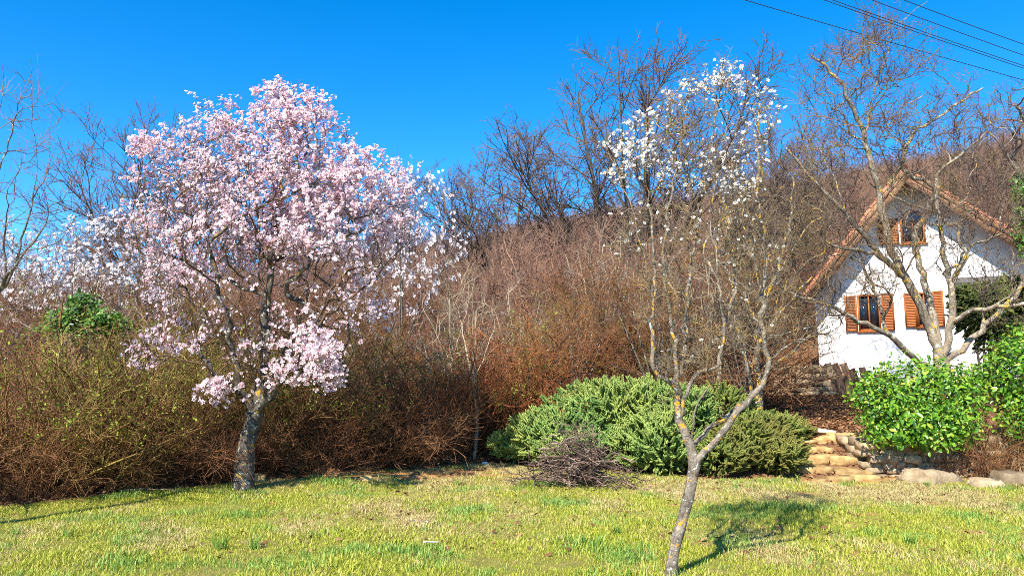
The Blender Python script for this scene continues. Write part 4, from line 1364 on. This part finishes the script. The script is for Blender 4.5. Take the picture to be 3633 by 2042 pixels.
sh_b = shrub('brown_shrub', 2.0, 2.4, 40, 7, 4, .62, .32, .0066, M['brown_twig'], 41, leaves=.05)
sh_r = shrub('russet_shrub', 2.0, 2.4, 42, 7, 5, .52, .28, .0066, M['red_twig'], 42, leaves=.12)
sh_o = shrub('olive_shrub', 2.3, 2.4, 34, 7, 4, .58, .30, .0064, M['olive_twig'], 43, up=.1, buds=.7)


def put_shrub(proto, H0, u, dy, h, label, group, i, sx=1.15):
    p = at(u, 1500, 12.0)
    for _ in range(6):          # walk back to the lawn edge along the column
        y = float(edge(p[0])) + dy
        p = at(u, 1500, y)
    s = h / H0
    loc = (p[0], p[1], gz(p[0], p[1]) - .03)
    key = proto.name
    if key in USED:
        o = dup(proto, loc, i * 1.9, (s * sx, s * sx, s))
    else:
        USED.add(key); o = proto; o.location = loc; o.rotation_euler = (0, 0, i * 1.9); o.scale = (s * sx, s * sx, s)
    o['label'] = label; o['category'] = 'shrub'; o['group'] = group


LB = ('brown twiggy leafless shrub along the shaded lawn edge', 'brown shrubs along the lawn edge')
LR = ('russet twiggy shrub keeping brown leaves beside the juniper', 'russet shrubs beside the juniper')
LO = ('yellow green budding shrub along the lawn edge near the ivy', 'budding shrubs along the lawn edge')
i = 0
for u, dy, h, k in ((-60, .9, 2.2, 'b'), (60, .55, 1.7, 'b'), (40, 1.6, 2.6, 'b'), (190, .8, 2.3, 'o'), (300, .55, 1.6, 'b'), (330, 1.3, 2.5, 'o'), (430, .75, 1.9, 'o'), (470, 1.7, 2.5, 'o'),
                    (560, .7, 1.6, 'b'), (600, 1.5, 2.4, 'o'), (680, .8, 1.6, 'b'), (760, 1.4, 2.2, 'o'), (800, .8, 1.5, 'b'), (880, 1.6, 2.1, 'o'), (960, .9, 1.6, 'b'), (1000, 1.8, 2.3, 'o'),
                    (1070, .9, 1.6, 'b'), (1130, 1.7, 2.2, 'b'), (1190, 1.0, 1.7, 'b'), (1270, 1.6, 2.3, 'o'), (1310, .9, 1.7, 'b'), (1400, 1.1, 2.1, 'b'), (1440, .7, 1.4, 'b'), (1500, 1.4, 2.3, 'r'),
                    (1560, .9, 1.6, 'b'), (1620, 1.2, 2.0, 'r'), (1690, 1.7, 2.4, 'o'), (1740, 1.2, 2.2, 'r'), (1840, 1.5, 2.3, 'r'), (1910, 2.0, 2.6, 'r'), (1960, 3.0, 2.8, 'b'), (2060, 4.2, 2.6, 'o'), (2180, 4.6, 2.7, 'b'),
                    (2300, 4.8, 2.6, 'b'), (2420, 4.9, 2.7, 'o'), (2540, 5.0, 2.7, 'b'), (2650, 5.4, 2.6, 'b'), (130, .25, .9, 'b'), (500, .3, .9, 'b'), (1150, .35, .9, 'b'), (720, .3, .8, 'b')):
    pr, H0, (lab, grp) = {'b': (sh_b, 2.0, LB), 'r': (sh_r, 2.0, LR), 'o': (sh_o, 2.3, LO)}[k]
    size = 'low' if h < 1.2 else 'waist high' if h < 1.75 else 'tall'
    where = ('under the leafless side tree' if u < 150 else 'below the ivy clump' if u < 420 else 'between the ivy and the pink almond' if u < 700 else 'behind the pink almond trunk' if u < 990
             else 'by the reddish soil mound' if u < 1250 else 'between soil mound and thin pale sapling' if u < 1530 else 'beside the thin pale sapling' if u < 1790 else 'at the upper edge of the juniper')
    lab = {'b': f'{size} brown twiggy leafless shrub {where}', 'r': f'{size} russet shrub keeping brown leaves {where}', 'o': f'{size} yellow green budding shrub {where}'}[k]
    put_shrub(pr, H0, u, dy, h, lab, grp, i)
    i += 1


# ------------------------------------------------------------------ evergreen shrubs
def ivy():
    p = at(300, 1130, 11.6); b = np.array([p[0], p[1], gz(p[0], p[1])])
    root = obj('ivy_bush', None, label='dark green ivy clump topping the thicket beside the budding shrubs', cat='ivy', loc=b)
    P = resample([b - [0, 0, .1], b + [.05, .1, 1.0], b + [0, 0, 2.6]], .2)
    V, Q = tube([(P - b, np.linspace(.04, .012, len(P)))], 6)
    obj('stem', mk_mesh('stem', V, Q, mats=M['olive_twig'], smooth=True), root)
    c, vol = ellipsoids([(300, 1090, 11.5, 55, 60, .3, 500), (370, 1130, 11.4, 60, 35, .3, 330), (230, 1130, 11.5, 70, 35, .3, 330), (310, 1160, 11.4, 130, 45, .35, 420), (180, 1160, 11.4, 60, 25, .2, 100), (430, 1150, 11.4, 45, 25, .2, 80)])
    leafset(root, 'leaves', c, .075, M['ivy_leaf'], np.tile([-.2, -.5, .6], (len(c), 1)), base=b, singles=120)


ivy()


def laurel(spec, u0, Y0, label, nleaf, twigs=True, seed=1):
    p = at(u0, 1580, Y0); b = np.array([p[0], p[1], gz(p[0], p[1])])
    root = obj('laurel_bush', None, label=label, cat='bush', loc=b)
    pts, vol = ellipsoids(spec)
    T = Tree([[b - [0, 0, .1], b + [0, 0, .15], b + [.02, 0, .35]]] + [[b + [0, 0, .3], (b + c) / 2 + [0, 0, .1], c] for c, r in vol], .12, .02)
    T.fill(pts[rng.permutation(len(pts))[:260]], up=.3)
    paths = T.finish(.003, .05)
    limb_parts(root, paths, .014, M['grey_bark'], M['olive_twig'], b)
    P, R = batch_of([x for x in paths if len(x[0]) >= 3], 5)
    P1, R1 = sprout(P, R, 5, .3, 1, .22, .4, 40, 4, .2, .12, .003, .0015)
    V, Q = btube(P1, R1)
    obj('twigs', mk_mesh('twigs', V - b, Q, mats=M['olive_twig']), root, kind='stuff')
    C, D = [], []
    n = 0
    shell = []
    for (c, r), row in zip(vol, spec):
        k = int(row[6] * 1.3)
        q = unit(rng.normal(size=(k, 3)))
        lump = 1 + .16 * np.sin(8 * q[:, 0] + 3) * np.sin(7 * q[:, 2] + seed) + .08 * rng.normal(size=k)
        rad = (rng.uniform(.2, 1.0, k) ** .45 * lump * (1 + .10 * (rng.uniform(size=k) > .9)))[:, None]
        C.append(c + q * r * rad); D.append(q + np.array([-.2, -.3, .55]))
    C = np.concatenate(C); D = np.concatenate(D)
    keep = C[:, 2] > ground(C[:, 0], C[:, 1]) + .05
    C, D = C[keep], D[keep]
    leafset(root, 'leaves', C, .08, M['laurel_leaf'], D, base=b, singles=nleaf)


laurel([(3240, 1410, 13.2, 190, 140, .85, 2300), (3120, 1410, 12.9, 105, 100, .6, 800), (3350, 1380, 13.4, 120, 115, .8, 1000), (3190, 1500, 12.6, 130, 75, .45, 800), (3300, 1500, 12.5, 130, 85, .45, 850), (3420, 1420, 13.0, 75, 90, .5, 450), (3170, 1550, 12.4, 110, 40, .25, 330), (3320, 1560, 12.35, 110, 40, .25, 330), (3440, 1520, 12.5, 60, 60, .3, 200)],
       3230, 13.5, 'rounded bright green laurel bush above the shaded stone wall', 260)
laurel([(3620, 1340, 12.8, 120, 140, .8, 1800), (3650, 1250, 13.0, 110, 100, .7, 1000), (3690, 1480, 12.5, 110, 120, .7, 900), (3600, 1500, 12.4, 50, 60, .35, 250), (3500, 1330, 13.2, 55, 50, .4, 260)],
       3640, 13.2, 'taller dark laurel hedge beyond the bare thorny twigs', 260, seed=3)


def spray_mesh():
    """one feathery conifer shoot along +y, length 1"""
    V, T = [], []
    def blade(a, b, w, up):
        a, b = np.array(a, float), np.array(b, float)
        d = unit(b - a); s = unit(np.cross(d, up)) * w; q = np.cross(s, d)
        m = a * .55 + b * .45
        i = len(V)
        V.extend([a, m + s, m - s * .5 + q * .9, m - s * .5 - q * .9, b])
        for (x, y) in ((1, 2), (2, 3), (3, 1)):
            T.append((i, i + x, i + y)); T.append((i + 4, i + y, i + x))
    blade((0, 0, 0), (0, 1, .06), .05, (0, 0, 1))
    for j in range(7):
        t = .12 + .11 * j
        l = .34 * (1 - .55 * t)
        for s in (-1, 1):
            a = (0, t, .04 * t)
            blade(a, (s * l * .45, t + l * .9, .06 + .10 * ((j * 3 + s) % 3 - .6)), .05, (0, 0, 1))
    return np.array(V), np.array(T)


SPV, SPT = spray_mesh()


def juniper(spec, u0, v0, Y0, label, m, size, droop=0.0, cat='juniper', nm='juniper_bush', flow=None):
    p = at(u0, v0, Y0); b = np.array([p[0], p[1], gz(p[0], p[1])])
    root = obj(nm, None, label=label, cat=cat, loc=b)
    st = []
    C, D = [], []
    for (u, v, Y, ru, rv, rd, n) in spec:
        c = at(u, v, Y); r = np.array([ru * Y / FPX, rd, rv * Y / FPX])
        st.append([b - [0, 0, .05], (b + c) / 2 + np.array([0, 0, -.05]), c])
        q = unit(rng.normal(size=(n, 3)) + np.array([0, -.35, .35]))
        lump = 1 + .09 * np.sin(6 * q[:, 0] + u) * np.sin(5 * q[:, 2] + v)
        C.append(c + q * r * (rng.uniform(.62, 1, n) * lump)[:, None])
        D.append(q * np.array([1, .8, .6]) + np.array([0, -.1, .32 - droop]))
    C, D = np.concatenate(C), unit(np.concatenate(D))
    if flow is not None: D = unit(D + np.array(flow))
    g = ground(C[:, 0], C[:, 1])
    k = C[:, 2] > g - .05
    C, D, g = C[k], D[k], g[k]
    C[:, 2] = np.maximum(C[:, 2], g + .06)
    paths = [(resample(s, .2) - b, np.linspace(.045, .012, len(resample(s, .2)))) for s in st]
    V, Q = tube(paths, 6)
    obj('stems', mk_mesh('stems', V, Q, mats=M['almond_bark'], smooth=True), root)
    n = len(C)
    y = unit(D + .35 * rng.normal(size=D.shape)); q = rng.normal(size=D.shape) + np.array([0, 0, 1.5])
    x = unit(np.cross(y, q)); z = np.cross(x, y)
    Rm = np.stack([x, y, z], -1)
    S = size * rng.uniform(.65, 1.3, n)
    V, F = place(SPV, SPT, Rm, C - b - y * S[:, None] * .45, S)
    obj('sprays', mk_mesh('sprays', V, tris=F, mats=m, attr=np.repeat(np.clip(rng.normal(.5, .25, n), 0, 1), len(SPV))), root, kind='stuff')


juniper([(2150, 1500, 14.3, 240, 140, .95, 1150), (2010, 1545, 14.0, 200, 95, .8, 700), (1850, 1580, 14.2, 110, 45, .4, 300), (2280, 1480, 14.2, 200, 130, .9, 750), (2330, 1580, 12.9, 150, 110, .6, 560), (2120, 1600, 13.4, 230, 60, .5, 420), (2430, 1480, 13.6, 110, 110, .6, 330)],
        2150, 1580, 14.3, 'wide spreading blue green juniper mound behind the brush pile', M['juniper_spray'], .34, flow=(-.3, -.15, .25))
juniper([(2640, 1580, 13.0, 180, 80, .6, 650), (2560, 1615, 12.6, 130, 65, .4, 330), (2760, 1615, 12.7, 100, 55, .5, 340), (2700, 1525, 13.8, 150, 60, .6, 430), (2550, 1450, 14.2, 120, 80, .6, 330), (2800, 1530, 14.2, 80, 35, .5, 200)],
        2660, 1600, 13.0, 'olive green low juniper sprawling beside the stone steps', M['juniper_olive'], .24)
juniper([(3490, 1110, 20.2, 100, 100, .8, 800), (3440, 1070, 20.3, 60, 55, .6, 320), (3530, 1190, 20.2, 80, 90, .7, 420), (3590, 1090, 20.4, 90, 100, .8, 700), (3650, 1150, 20.4, 80, 110, .8, 400)],
        3480, 1250, 20.2, 'dull green evergreen growing against the house below the jutting upper floor', M['conifer_spray'], .34, droop=.5, cat='evergreen', nm='evergreen_bush')


def ivy_trunk():
    p = at(3640, 1000, 19.0); b = np.array([p[0], p[1], gz(p[0], p[1])])
    root = obj('ivy_clad_tree', None, label='bare tree with ivy clad trunk beyond the house roof', cat='tree', loc=b)
    top = at(3625, 620, 19.0)
    T = Tree([[b - [0, 0, .2], (b + top) / 2 + [.1, 0, 0], top], [top, top + [.3, 0, 1.0], top + [.2, .2, 2.0]], [top, top + [-.5, 0, .7], top + [-.9, .2, 1.6]], [(b + top) / 2, (b + top) / 2 + [.5, 0, .8]]], .2, .03)
    c, v = ellipsoids([(3600, 430, 19, 120, 150, 1, 60), (3680, 520, 19, 120, 150, 1, 40)])
    T.fill(c, skip=T.ntrunk)
    paths = T.finish(.008, .13)
    limb_parts(root, paths, .03, M['grey_bark'], M['walnut_twig'], b)
    P, R = batch_of([x for x in paths if x[1][1] < .05 and len(x[0]) > 2], 5)
    P1, R1 = sprout(P, R, 5, .2, 1, .5, .5, 50, 4, .1, .2, .006, .003)
    V, Q = btube(P1, R1)
    obj('twigs', mk_mesh('twigs', V - b, Q, mats=M['walnut_twig']), root, kind='stuff')
    c, v = ellipsoids([(3625, 690, 18.9, 32, 90, .3, 420), (3632, 820, 18.9, 34, 110, .3, 420)])
    leafset(root, 'leaves', c, .10, M['ivy_leaf'], np.tile([-.3, -.6, .4], (len(c), 1)), base=b)


ivy_trunk()


# thorny bare twigs between the laurels
sh_t = shrub('thorny_shrub', 1.5, 1.6, 26, 6, 3, .55, .26, .0045, M['brown_twig'], 51, leaves=.04)
for i, (u, v, Y, h) in enumerate(((3440, 1600, 12.75, 1.25), (3520, 1640, 12.4, .95), (3350, 1630, 12.65, .6), (3600, 1620, 12.4, 1.0))):
    p = at(u, v, Y)
    o = sh_t if i == 0 else dup(sh_t, (0, 0, 0), 0, 1)
    o.location = (p[0], p[1], gz(p[0], p[1]) - .02); o.rotation_euler = (0, 0, i * 1.3); o.scale = (h / 1.5,) * 3
    o['label'] = 'tangled bare thorny shrub among brown leaves between the laurels'; o['category'] = 'shrub'; o['group'] = 'thorny shrubs between the laurels'


# ------------------------------------------------------------------ brush pile
def brush_pile():
    p = at(2050, 1720, 11.55); b = np.array([p[0], p[1], gz(p[0], p[1])])
    root = obj('brush_pile', None, label='heap of dark pruned sticks and twigs on the lawn before the juniper', cat='brush pile', loc=b)
    pro = []
    for k in range(9):
        n = 7
        d = np.array([1.0, 0, 0]); q = np.array([-.5, 0, 0.]); pts = [q]
        for s in range(n - 1):
            d = unit(d + .16 * rng.normal(size=3)); q = q + d / (n - 1); pts.append(q)
        P = np.array(pts)[None]; R = np.linspace(.013, .005, n)[None] * rng.uniform(.75, 1.25)
        P1, R1 = sprout(P, R, 4, .25, .95, .38, .4, 40, 4, 0, .16, .006, .0025)
        V, Q = joinq([btube(P, R, 4), btube(P1, R1, 3)])
        pro.append(mk_mesh('stick', V, Q, mats=M['brush_stick']))
    for i in range(290):
        r = min(.72, abs(rng.normal(0, .37))); a = rng.uniform(0, 2 * PI)
        hmax = .85 * math.exp(-(r / .52) ** 2)
        z = rng.uniform(.02, max(.04, hmax))
        o = obj('stick', pro[i % 9], root, loc=(r * math.cos(a) * 1.25, r * math.sin(a) * .75, z), scl=float(rng.uniform(.45, 1.0) * (1 - .25 * z)))
        tang = a + PI / 2 + rng.normal(0, .9)
        o.rotation_euler = (rng.uniform(0, 6.28), rng.normal(0, .22) , tang)


brush_pile()


# ------------------------------------------------------------------ cables
for (u0, v0, y0, u1, v1, y1, lab) in (
        (2640, 0, 15.0, 3633, 285, 18.5, 'lowest black overhead cable crossing the blue sky through the walnut top'),
        (2922, 0, 15.0, 3633, 243, 18.0, 'lower cable of the close black pair crossing the walnut top'),
        (2952, 0, 15.2, 3633, 234, 18.2, 'upper cable of the close black pair crossing the walnut top'),
        (3092, 0, 15.0, 3633, 197, 17.5, 'single black overhead cable above the close pair'),
        (3205, 0, 15.0, 3633, 158, 17.0, 'highest black overhead cable over the walnut tip')):
    a, c = at(u0, v0, y0), at(u1, v1, y1)
    d = c - a
    t = np.linspace(-2.5, 4.0, 60)
    P = a + t[:, None] * d
    P[:, 2] += .10 * ((t - .5) ** 2 - .25) * .5
    mid = P[30].copy()
    V, Q = tube([(P - mid, np.full(60, .0085))], 5)
    obj('power_cable', mk_mesh('power_cable', V, Q, mats=M['cable'], smooth=True), label=lab, cat='cable', loc=mid)


# ------------------------------------------------------------------ little things on the lawn
def stick(nm, u, v, L, r, rz, m, label, cat='stick'):
    p = at(u, v, 9.0)
    t = CAMZ / max(.05, (CAMZ - p[2])) ; y = 9.0 * t * .985
    p = at(u, v, y)
    P = resample([(-L / 2, 0, 0), (-.1 * L, .03 * L, .02 * L), (.15 * L, -.02 * L, .015 * L), (L / 2, .03 * L, 0)], L / 8)
    V, Q = tube([(P, r * (1 - .3 * np.linspace(0, 1, len(P))))], 6)
    n = len(P) * 6
    obj(nm, mk_mesh(nm, V, Q, mats=m), label=label, cat=cat, loc=(p[0], p[1], gz(p[0], p[1]) + .05), rot=(0, 0, rz))


stick('pale_stick', 1528, 1936, .15, .009, .05, M['bleached_wood'], 'short whitish stick lying in the middle of the lawn')
stick('fallen_twig', 1500, 1858, .3, .008, -.5, M['white_bark'], 'fallen grey brown twig on dry grass beyond the whitish stick')
stick('fallen_twig', 520, 1760, .7, .010, .1, M['white_bark'], 'long dry twig lying at the foot of the budding shrubs')
for i, (u, v, Y, s, lab) in enumerate(((1155, 1672, 12.45, .34, 'reddish soil mound at the dark thicket foot'), (1470, 1690, 12.25, .24, 'low orange soil mound on bare ground before the thicket'), (1640, 1662, 12.8, .2, 'crumbling soil mound near the juniper tip'))):
    p = at(u, v, Y)
    g = 14
    a = np.linspace(0, 2 * PI, g, endpoint=False)
    V = [(0, 0, s * .45)]
    for k in (.4, .75, 1.05):
        for t in a:
            rr = s * k * (1 + .16 * rng.normal() * .6)
            V.append((rr * math.cos(t) * 1.3, rr * math.sin(t) * .8, s * (.40 * (1 - k) + .03 * rng.normal()) - (.03 if k > 1 else 0)))
    T = [(0, 1 + j, 1 + (j + 1) % g) for j in range(g)]
    Qs = [(1 + k * g + j, 1 + (k + 1) * g + j, 1 + (k + 1) * g + (j + 1) % g, 1 + k * g + (j + 1) % g) for k in range(2) for j in range(g)]
    obj('soil_mound', mk_mesh('soil_mound', V, Qs, T, mats=M['soil'], smooth=False), label=lab, cat='soil mound', loc=(p[0], p[1], gz(p[0], p[1])))
p = at(1722, 1562, 14.0)
me = stone_mesh('paper_scrap', .09, .05, .05, M['plastic_white'], .3)
obj('paper_scrap', me, label='white scrap lying at the tip of the juniper mound', cat='litter', loc=(p[0], p[1], gz(p[0], p[1]) + .05))


# ------------------------------------------------------------------ uncountable cover: grass, leaf litter, hillside wood
def scatter(name, pts, rot, scl, protos, label, cat):
    """instances of prototype meshes on points (only for cover nobody could count)"""
    me = bpy.data.meshes.new(name)
    me.vertices.add(len(pts)); me.vertices.foreach_set('co', np.asarray(pts, np.float32).ravel())
    a = me.attributes.new('rot', 'FLOAT_VECTOR', 'POINT'); a.data.foreach_set('vector', np.asarray(rot, np.float32).ravel())
    a = me.attributes.new('scl', 'FLOAT', 'POINT'); a.data.foreach_set('value', np.asarray(scl, np.float32))
    a = me.attributes.new('idx', 'INT', 'POINT'); a.data.foreach_set('value', rng.integers(0, len(protos), len(pts)).astype(np.int32))
    o = obj(name, me, label=label, cat=cat, kind='stuff')
    ng = bpy.data.node_groups.new(name, 'GeometryNodeTree')
    ng.interface.new_socket('Geometry', in_out='INPUT', socket_type='NodeSocketGeometry')
    ng.interface.new_socket('Geometry', in_out='OUTPUT', socket_type='NodeSocketGeometry')
    N, Lk = ng.nodes, ng.links
    gi, go = N.new('NodeGroupInput'), N.new('NodeGroupOutput')
    iop = N.new('GeometryNodeInstanceOnPoints')
    jn = N.new('GeometryNodeJoinGeometry')
    for m in protos:
        po = bpy.data.objects.new(m.name + '_source', m)
        oi = N.new('GeometryNodeObjectInfo'); oi.inputs['Object'].default_value = po
        g2i = N.new('GeometryNodeGeometryToInstance')
        Lk.new(oi.outputs['Geometry'], g2i.inputs[0]); Lk.new(g2i.outputs[0], jn.inputs[0])
    Lk.new(gi.outputs[0], iop.inputs['Points']); Lk.new(jn.outputs[0], iop.inputs['Instance'])
    iop.inputs['Pick Instance'].default_value = True
    for nm, ty, so in (('rot', 'FLOAT_VECTOR', 'Rotation'), ('scl', 'FLOAT', 'Scale'), ('idx', 'INT', 'Instance Index')):
        na = N.new('GeometryNodeInputNamedAttribute'); na.data_type = ty; na.inputs['Name'].default_value = nm
        Lk.new(na.outputs['Attribute'], iop.inputs[so])
    Lk.new(iop.outputs[0], go.inputs[0])
    md = o.modifiers.new('scatter', 'NODES'); md.node_group = ng
    return o


def grass_proto(nm, n, h, w, spread, m, lean=.5):
    V, F, A = [], [], []
    for i in range(n):
        a = rng.uniform(0, 2 * PI); r = spread * math.sqrt(rng.uniform(0, 1)); t = rng.uniform(0, 2 * PI)
        b = np.array([r * math.cos(a), r * math.sin(a), -.01]); d = np.array([math.cos(t), math.sin(t), 0])
        s = np.array([-d[1], d[0], 0]); hh = h * rng.uniform(.5, 1.2); l = lean * hh * rng.uniform(.3, 1.4); ww = w * rng.uniform(.7, 1.3)
        k = len(V)
        V += [b - s * ww, b + s * ww, b + d * l * .35 + [0, 0, hh * .6] - s * ww * .8, b + d * l * .35 + [0, 0, hh * .6] + s * ww * .8, b + d * l + [0, 0, hh * .92]]
        F += [(k, k + 1, k + 3), (k, k + 3, k + 2), (k + 2, k + 3, k + 4)]
        A += [rng.uniform(0, 1)] * 5
    return mk_mesh(nm, V, tris=F, mats=m, attr=A)


def lawn_points(n, y0=3.6, y1=14.2):
    y = np.sqrt(rng.uniform(y0 ** 2, y1 ** 2, n)); x = rng.uniform(-1.05, 1.15, n) * y
    return x, y


def grass():
    x, y = lawn_points(205000)
    keep = (litter_at(x, y) < rng.uniform(.1, .75, len(x))) & (dirt_at(x, y) < rng.uniform(.15, .95, len(x)))
    keep &= ~((x > 4.7) & (x < 6.0) & (y > 12.1)) & ~((x > 5.9) & (y > 12.75))
    x, y = x[keep], y[keep]
    dry = wave(x, y, 1.1, 51) * .6 + wave(x, y, 4.2, 52) * .5 + .10 * (y - 9) + .45 * np.exp(-((y - 10.6) / .9) ** 2) * sstep(-1, 1, x)
    fresh = wave(x, y, 3.0, 53) * .7 + wave(x, y, 7.0, 54) * .5
    dry = dry + .45 * rng.normal(size=len(x)); fresh = fresh + .4 * rng.normal(size=len(x))
    z = ground(x, y)
    P = np.stack([x, y, z], 1)
    rot = np.stack([.12 * rng.normal(size=len(x)), .12 * rng.normal(size=len(x)), rng.uniform(0, 6.28, len(x))], 1)
    S = rng.uniform(.6, 1.35, len(x)) * (1 + .3 * wave(x, y, 2.5, 55) + .25 * wave(x, y, 9, 56))
    kd = dry > .46
    kf = (~kd) & (fresh > .8)
    kg = ~(kd | kf)
    scatter('grass', P[kg], rot[kg], S[kg], [grass_proto('grass_tuft', 8, .046, .0026, .05, M['grass_green']) for _ in range(5)], 'short yellow green spring lawn grass', 'grass')
    scatter('dry_grass', P[kd], rot[kd], S[kd], [grass_proto('straw_tuft', 8, .045, .0024, .06, M['grass_straw'], .9) for _ in range(4)], 'dry straw coloured grass between the green', 'grass')
    scatter('fresh_grass', P[kf], rot[kf], S[kf] * 1.15, [grass_proto('fresh_tuft', 8, .06, .0028, .06, M['grass_fresh']) for _ in range(4)], 'fresh deeper green grass patches in the lawn', 'grass')
    print('grass', len(x))


grass()

# taller single tussocks
tq = [grass_proto('tussock', 46, .17, .0045, .06, M['grass_fresh'], .8) for _ in range(3)]
for i, (u, v, s) in enumerate(((1620, 1722, .85), (3000, 1725, .9), (2830, 1708, .8), (3290, 1725, .8), (780, 1950, 1.1), (900, 1945, .9), (2050, 1700, .7), (240, 1905, .8), (2190, 1900, .9), (3230, 1930, .9), (1130, 1715, .9), (2610, 1735, .7), (1230, 1705, .8), (60, 1900, .8))):
    d = 11.0
    for _ in range(12):
        p = at(u, v, d); d *= 1 + .8 * (gz(p[0], p[1]) - p[2]) / -1.6 if abs(gz(p[0], p[1]) - p[2]) > .004 else 1
    obj('grass_tussock', tq[i % 3], label='tuft of longer fresh green grass standing out of the lawn', cat='grass tuft', group='grass tufts on the lawn',
        loc=(p[0], p[1], gz(p[0], p[1])), rot=(0, 0, i * 1.1), scl=s)


def litter():
    lp = [mk_mesh('fallen_leaf', (LV - [0, .5, 0]) * np.array([1, 1, 1.6 * q]), tris=LT, mats=M['dry_leaf'], attr=np.full(len(LV), q)) for q in (.1, .3, .5, .7, .9)]
    n = 34000
    x = rng.uniform(-10, 17, n); y = rng.uniform(9, 21, n)
    k = (litter_at(x, y) > rng.uniform(.25, 1, n))
    x, y = x[k], y[k]
    # path and the foot of the hedge get most
    n2 = 9000
    x2 = np.concatenate([rng.uniform(5.0, 8.6, n2), rng.uniform(7.6, 9.2, 2600), rng.uniform(-3.2, 8.5, 700)])
    y2 = np.concatenate([rng.uniform(13.9, 20, n2), rng.uniform(11.3, 12.8, 2600), rng.uniform(7, 12.4, 700)])
    x, y = np.concatenate([x, x2]), np.concatenate([y, y2])
    P = np.stack([x, y, ground(x, y) + rng.uniform(.008, .035, len(x))], 1)
    rot = np.stack([.35 * rng.normal(size=len(x)), .35 * rng.normal(size=len(x)), rng.uniform(0, 6.28, len(x))], 1)
    scatter('leaf_litter', P, rot, rng.uniform(.05, .10, len(x)), lp, 'brown fallen leaves covering path and thicket floor', 'leaf litter')


litter()


def hillside():
    ms = []
    for sd in (71, 72, 73, 74):
        t = bare_tree(5.5, 4.4, .9, 60, 7, 4, .9, .55, .09, .014, .0105, sd, M['hill_twig'], M['hill_twig'], up=.4, nlimb=7)
        Vs, Qs, o = [], [], 0
        for c in t.children:
            v = np.zeros(len(c.data.vertices) * 3, np.float32); c.data.vertices.foreach_get('co', v)
            q = np.zeros(len(c.data.loops), np.int32); c.data.loops.foreach_get('vertex_index', q)
            Vs.append(v.reshape(-1, 3)); Qs.append(q.reshape(-1, 4) + o); o += len(v) // 3
        ms.append(mk_mesh('wood_tree', np.concatenate(Vs), np.concatenate(Qs), mats=M['hill_twig']))
        for c in list(t.children): bpy.data.objects.remove(c)
        bpy.data.objects.remove(t)
    X, Y = [], []
    for (y0, y1, sp) in ((27, 45, 2.2), (45, 80, 2.9), (80, 150, 4.2)):
        gx = np.arange(-.85 * y1 - 5, .95 * y1 + 10, sp); gy = np.arange(y0, y1, sp)
        a, c = np.meshgrid(gx, gy)
        a = a + rng.uniform(-.5, .5, a.shape) * sp; c = c + rng.uniform(-.5, .5, c.shape) * sp
        k = (np.abs(a) < .85 * c + 8)
        X.append(a[k]); Y.append(c[k])
    x, y = np.concatenate(X), np.concatenate(Y)
    # clear of the house and its garden
    k = ~((x > 8) & (x < 20) & (y < 36)) 
    x, y = x[k], y[k]
    P = np.stack([x, y, ground(x, y) - .1], 1)
    rot = np.stack([.05 * rng.normal(size=len(x)), .05 * rng.normal(size=len(x)), rng.uniform(0, 6.28, len(x))], 1)
    S = rng.uniform(.75, 1.15, len(x))
    scatter('hillside_forest', P, rot, S, ms, 'mass of bare brown woodland covering the hill', 'woodland')
    print('hill trees', len(x), 'tris each', sum(len(m.polygons) * 2 for m in ms) / 4)


hillside()
for m in [m for m in bpy.data.meshes if m.users == 0]: bpy.data.meshes.remove(m)
print('unique triangles', tri_count(), 'objects', len(SC.objects))
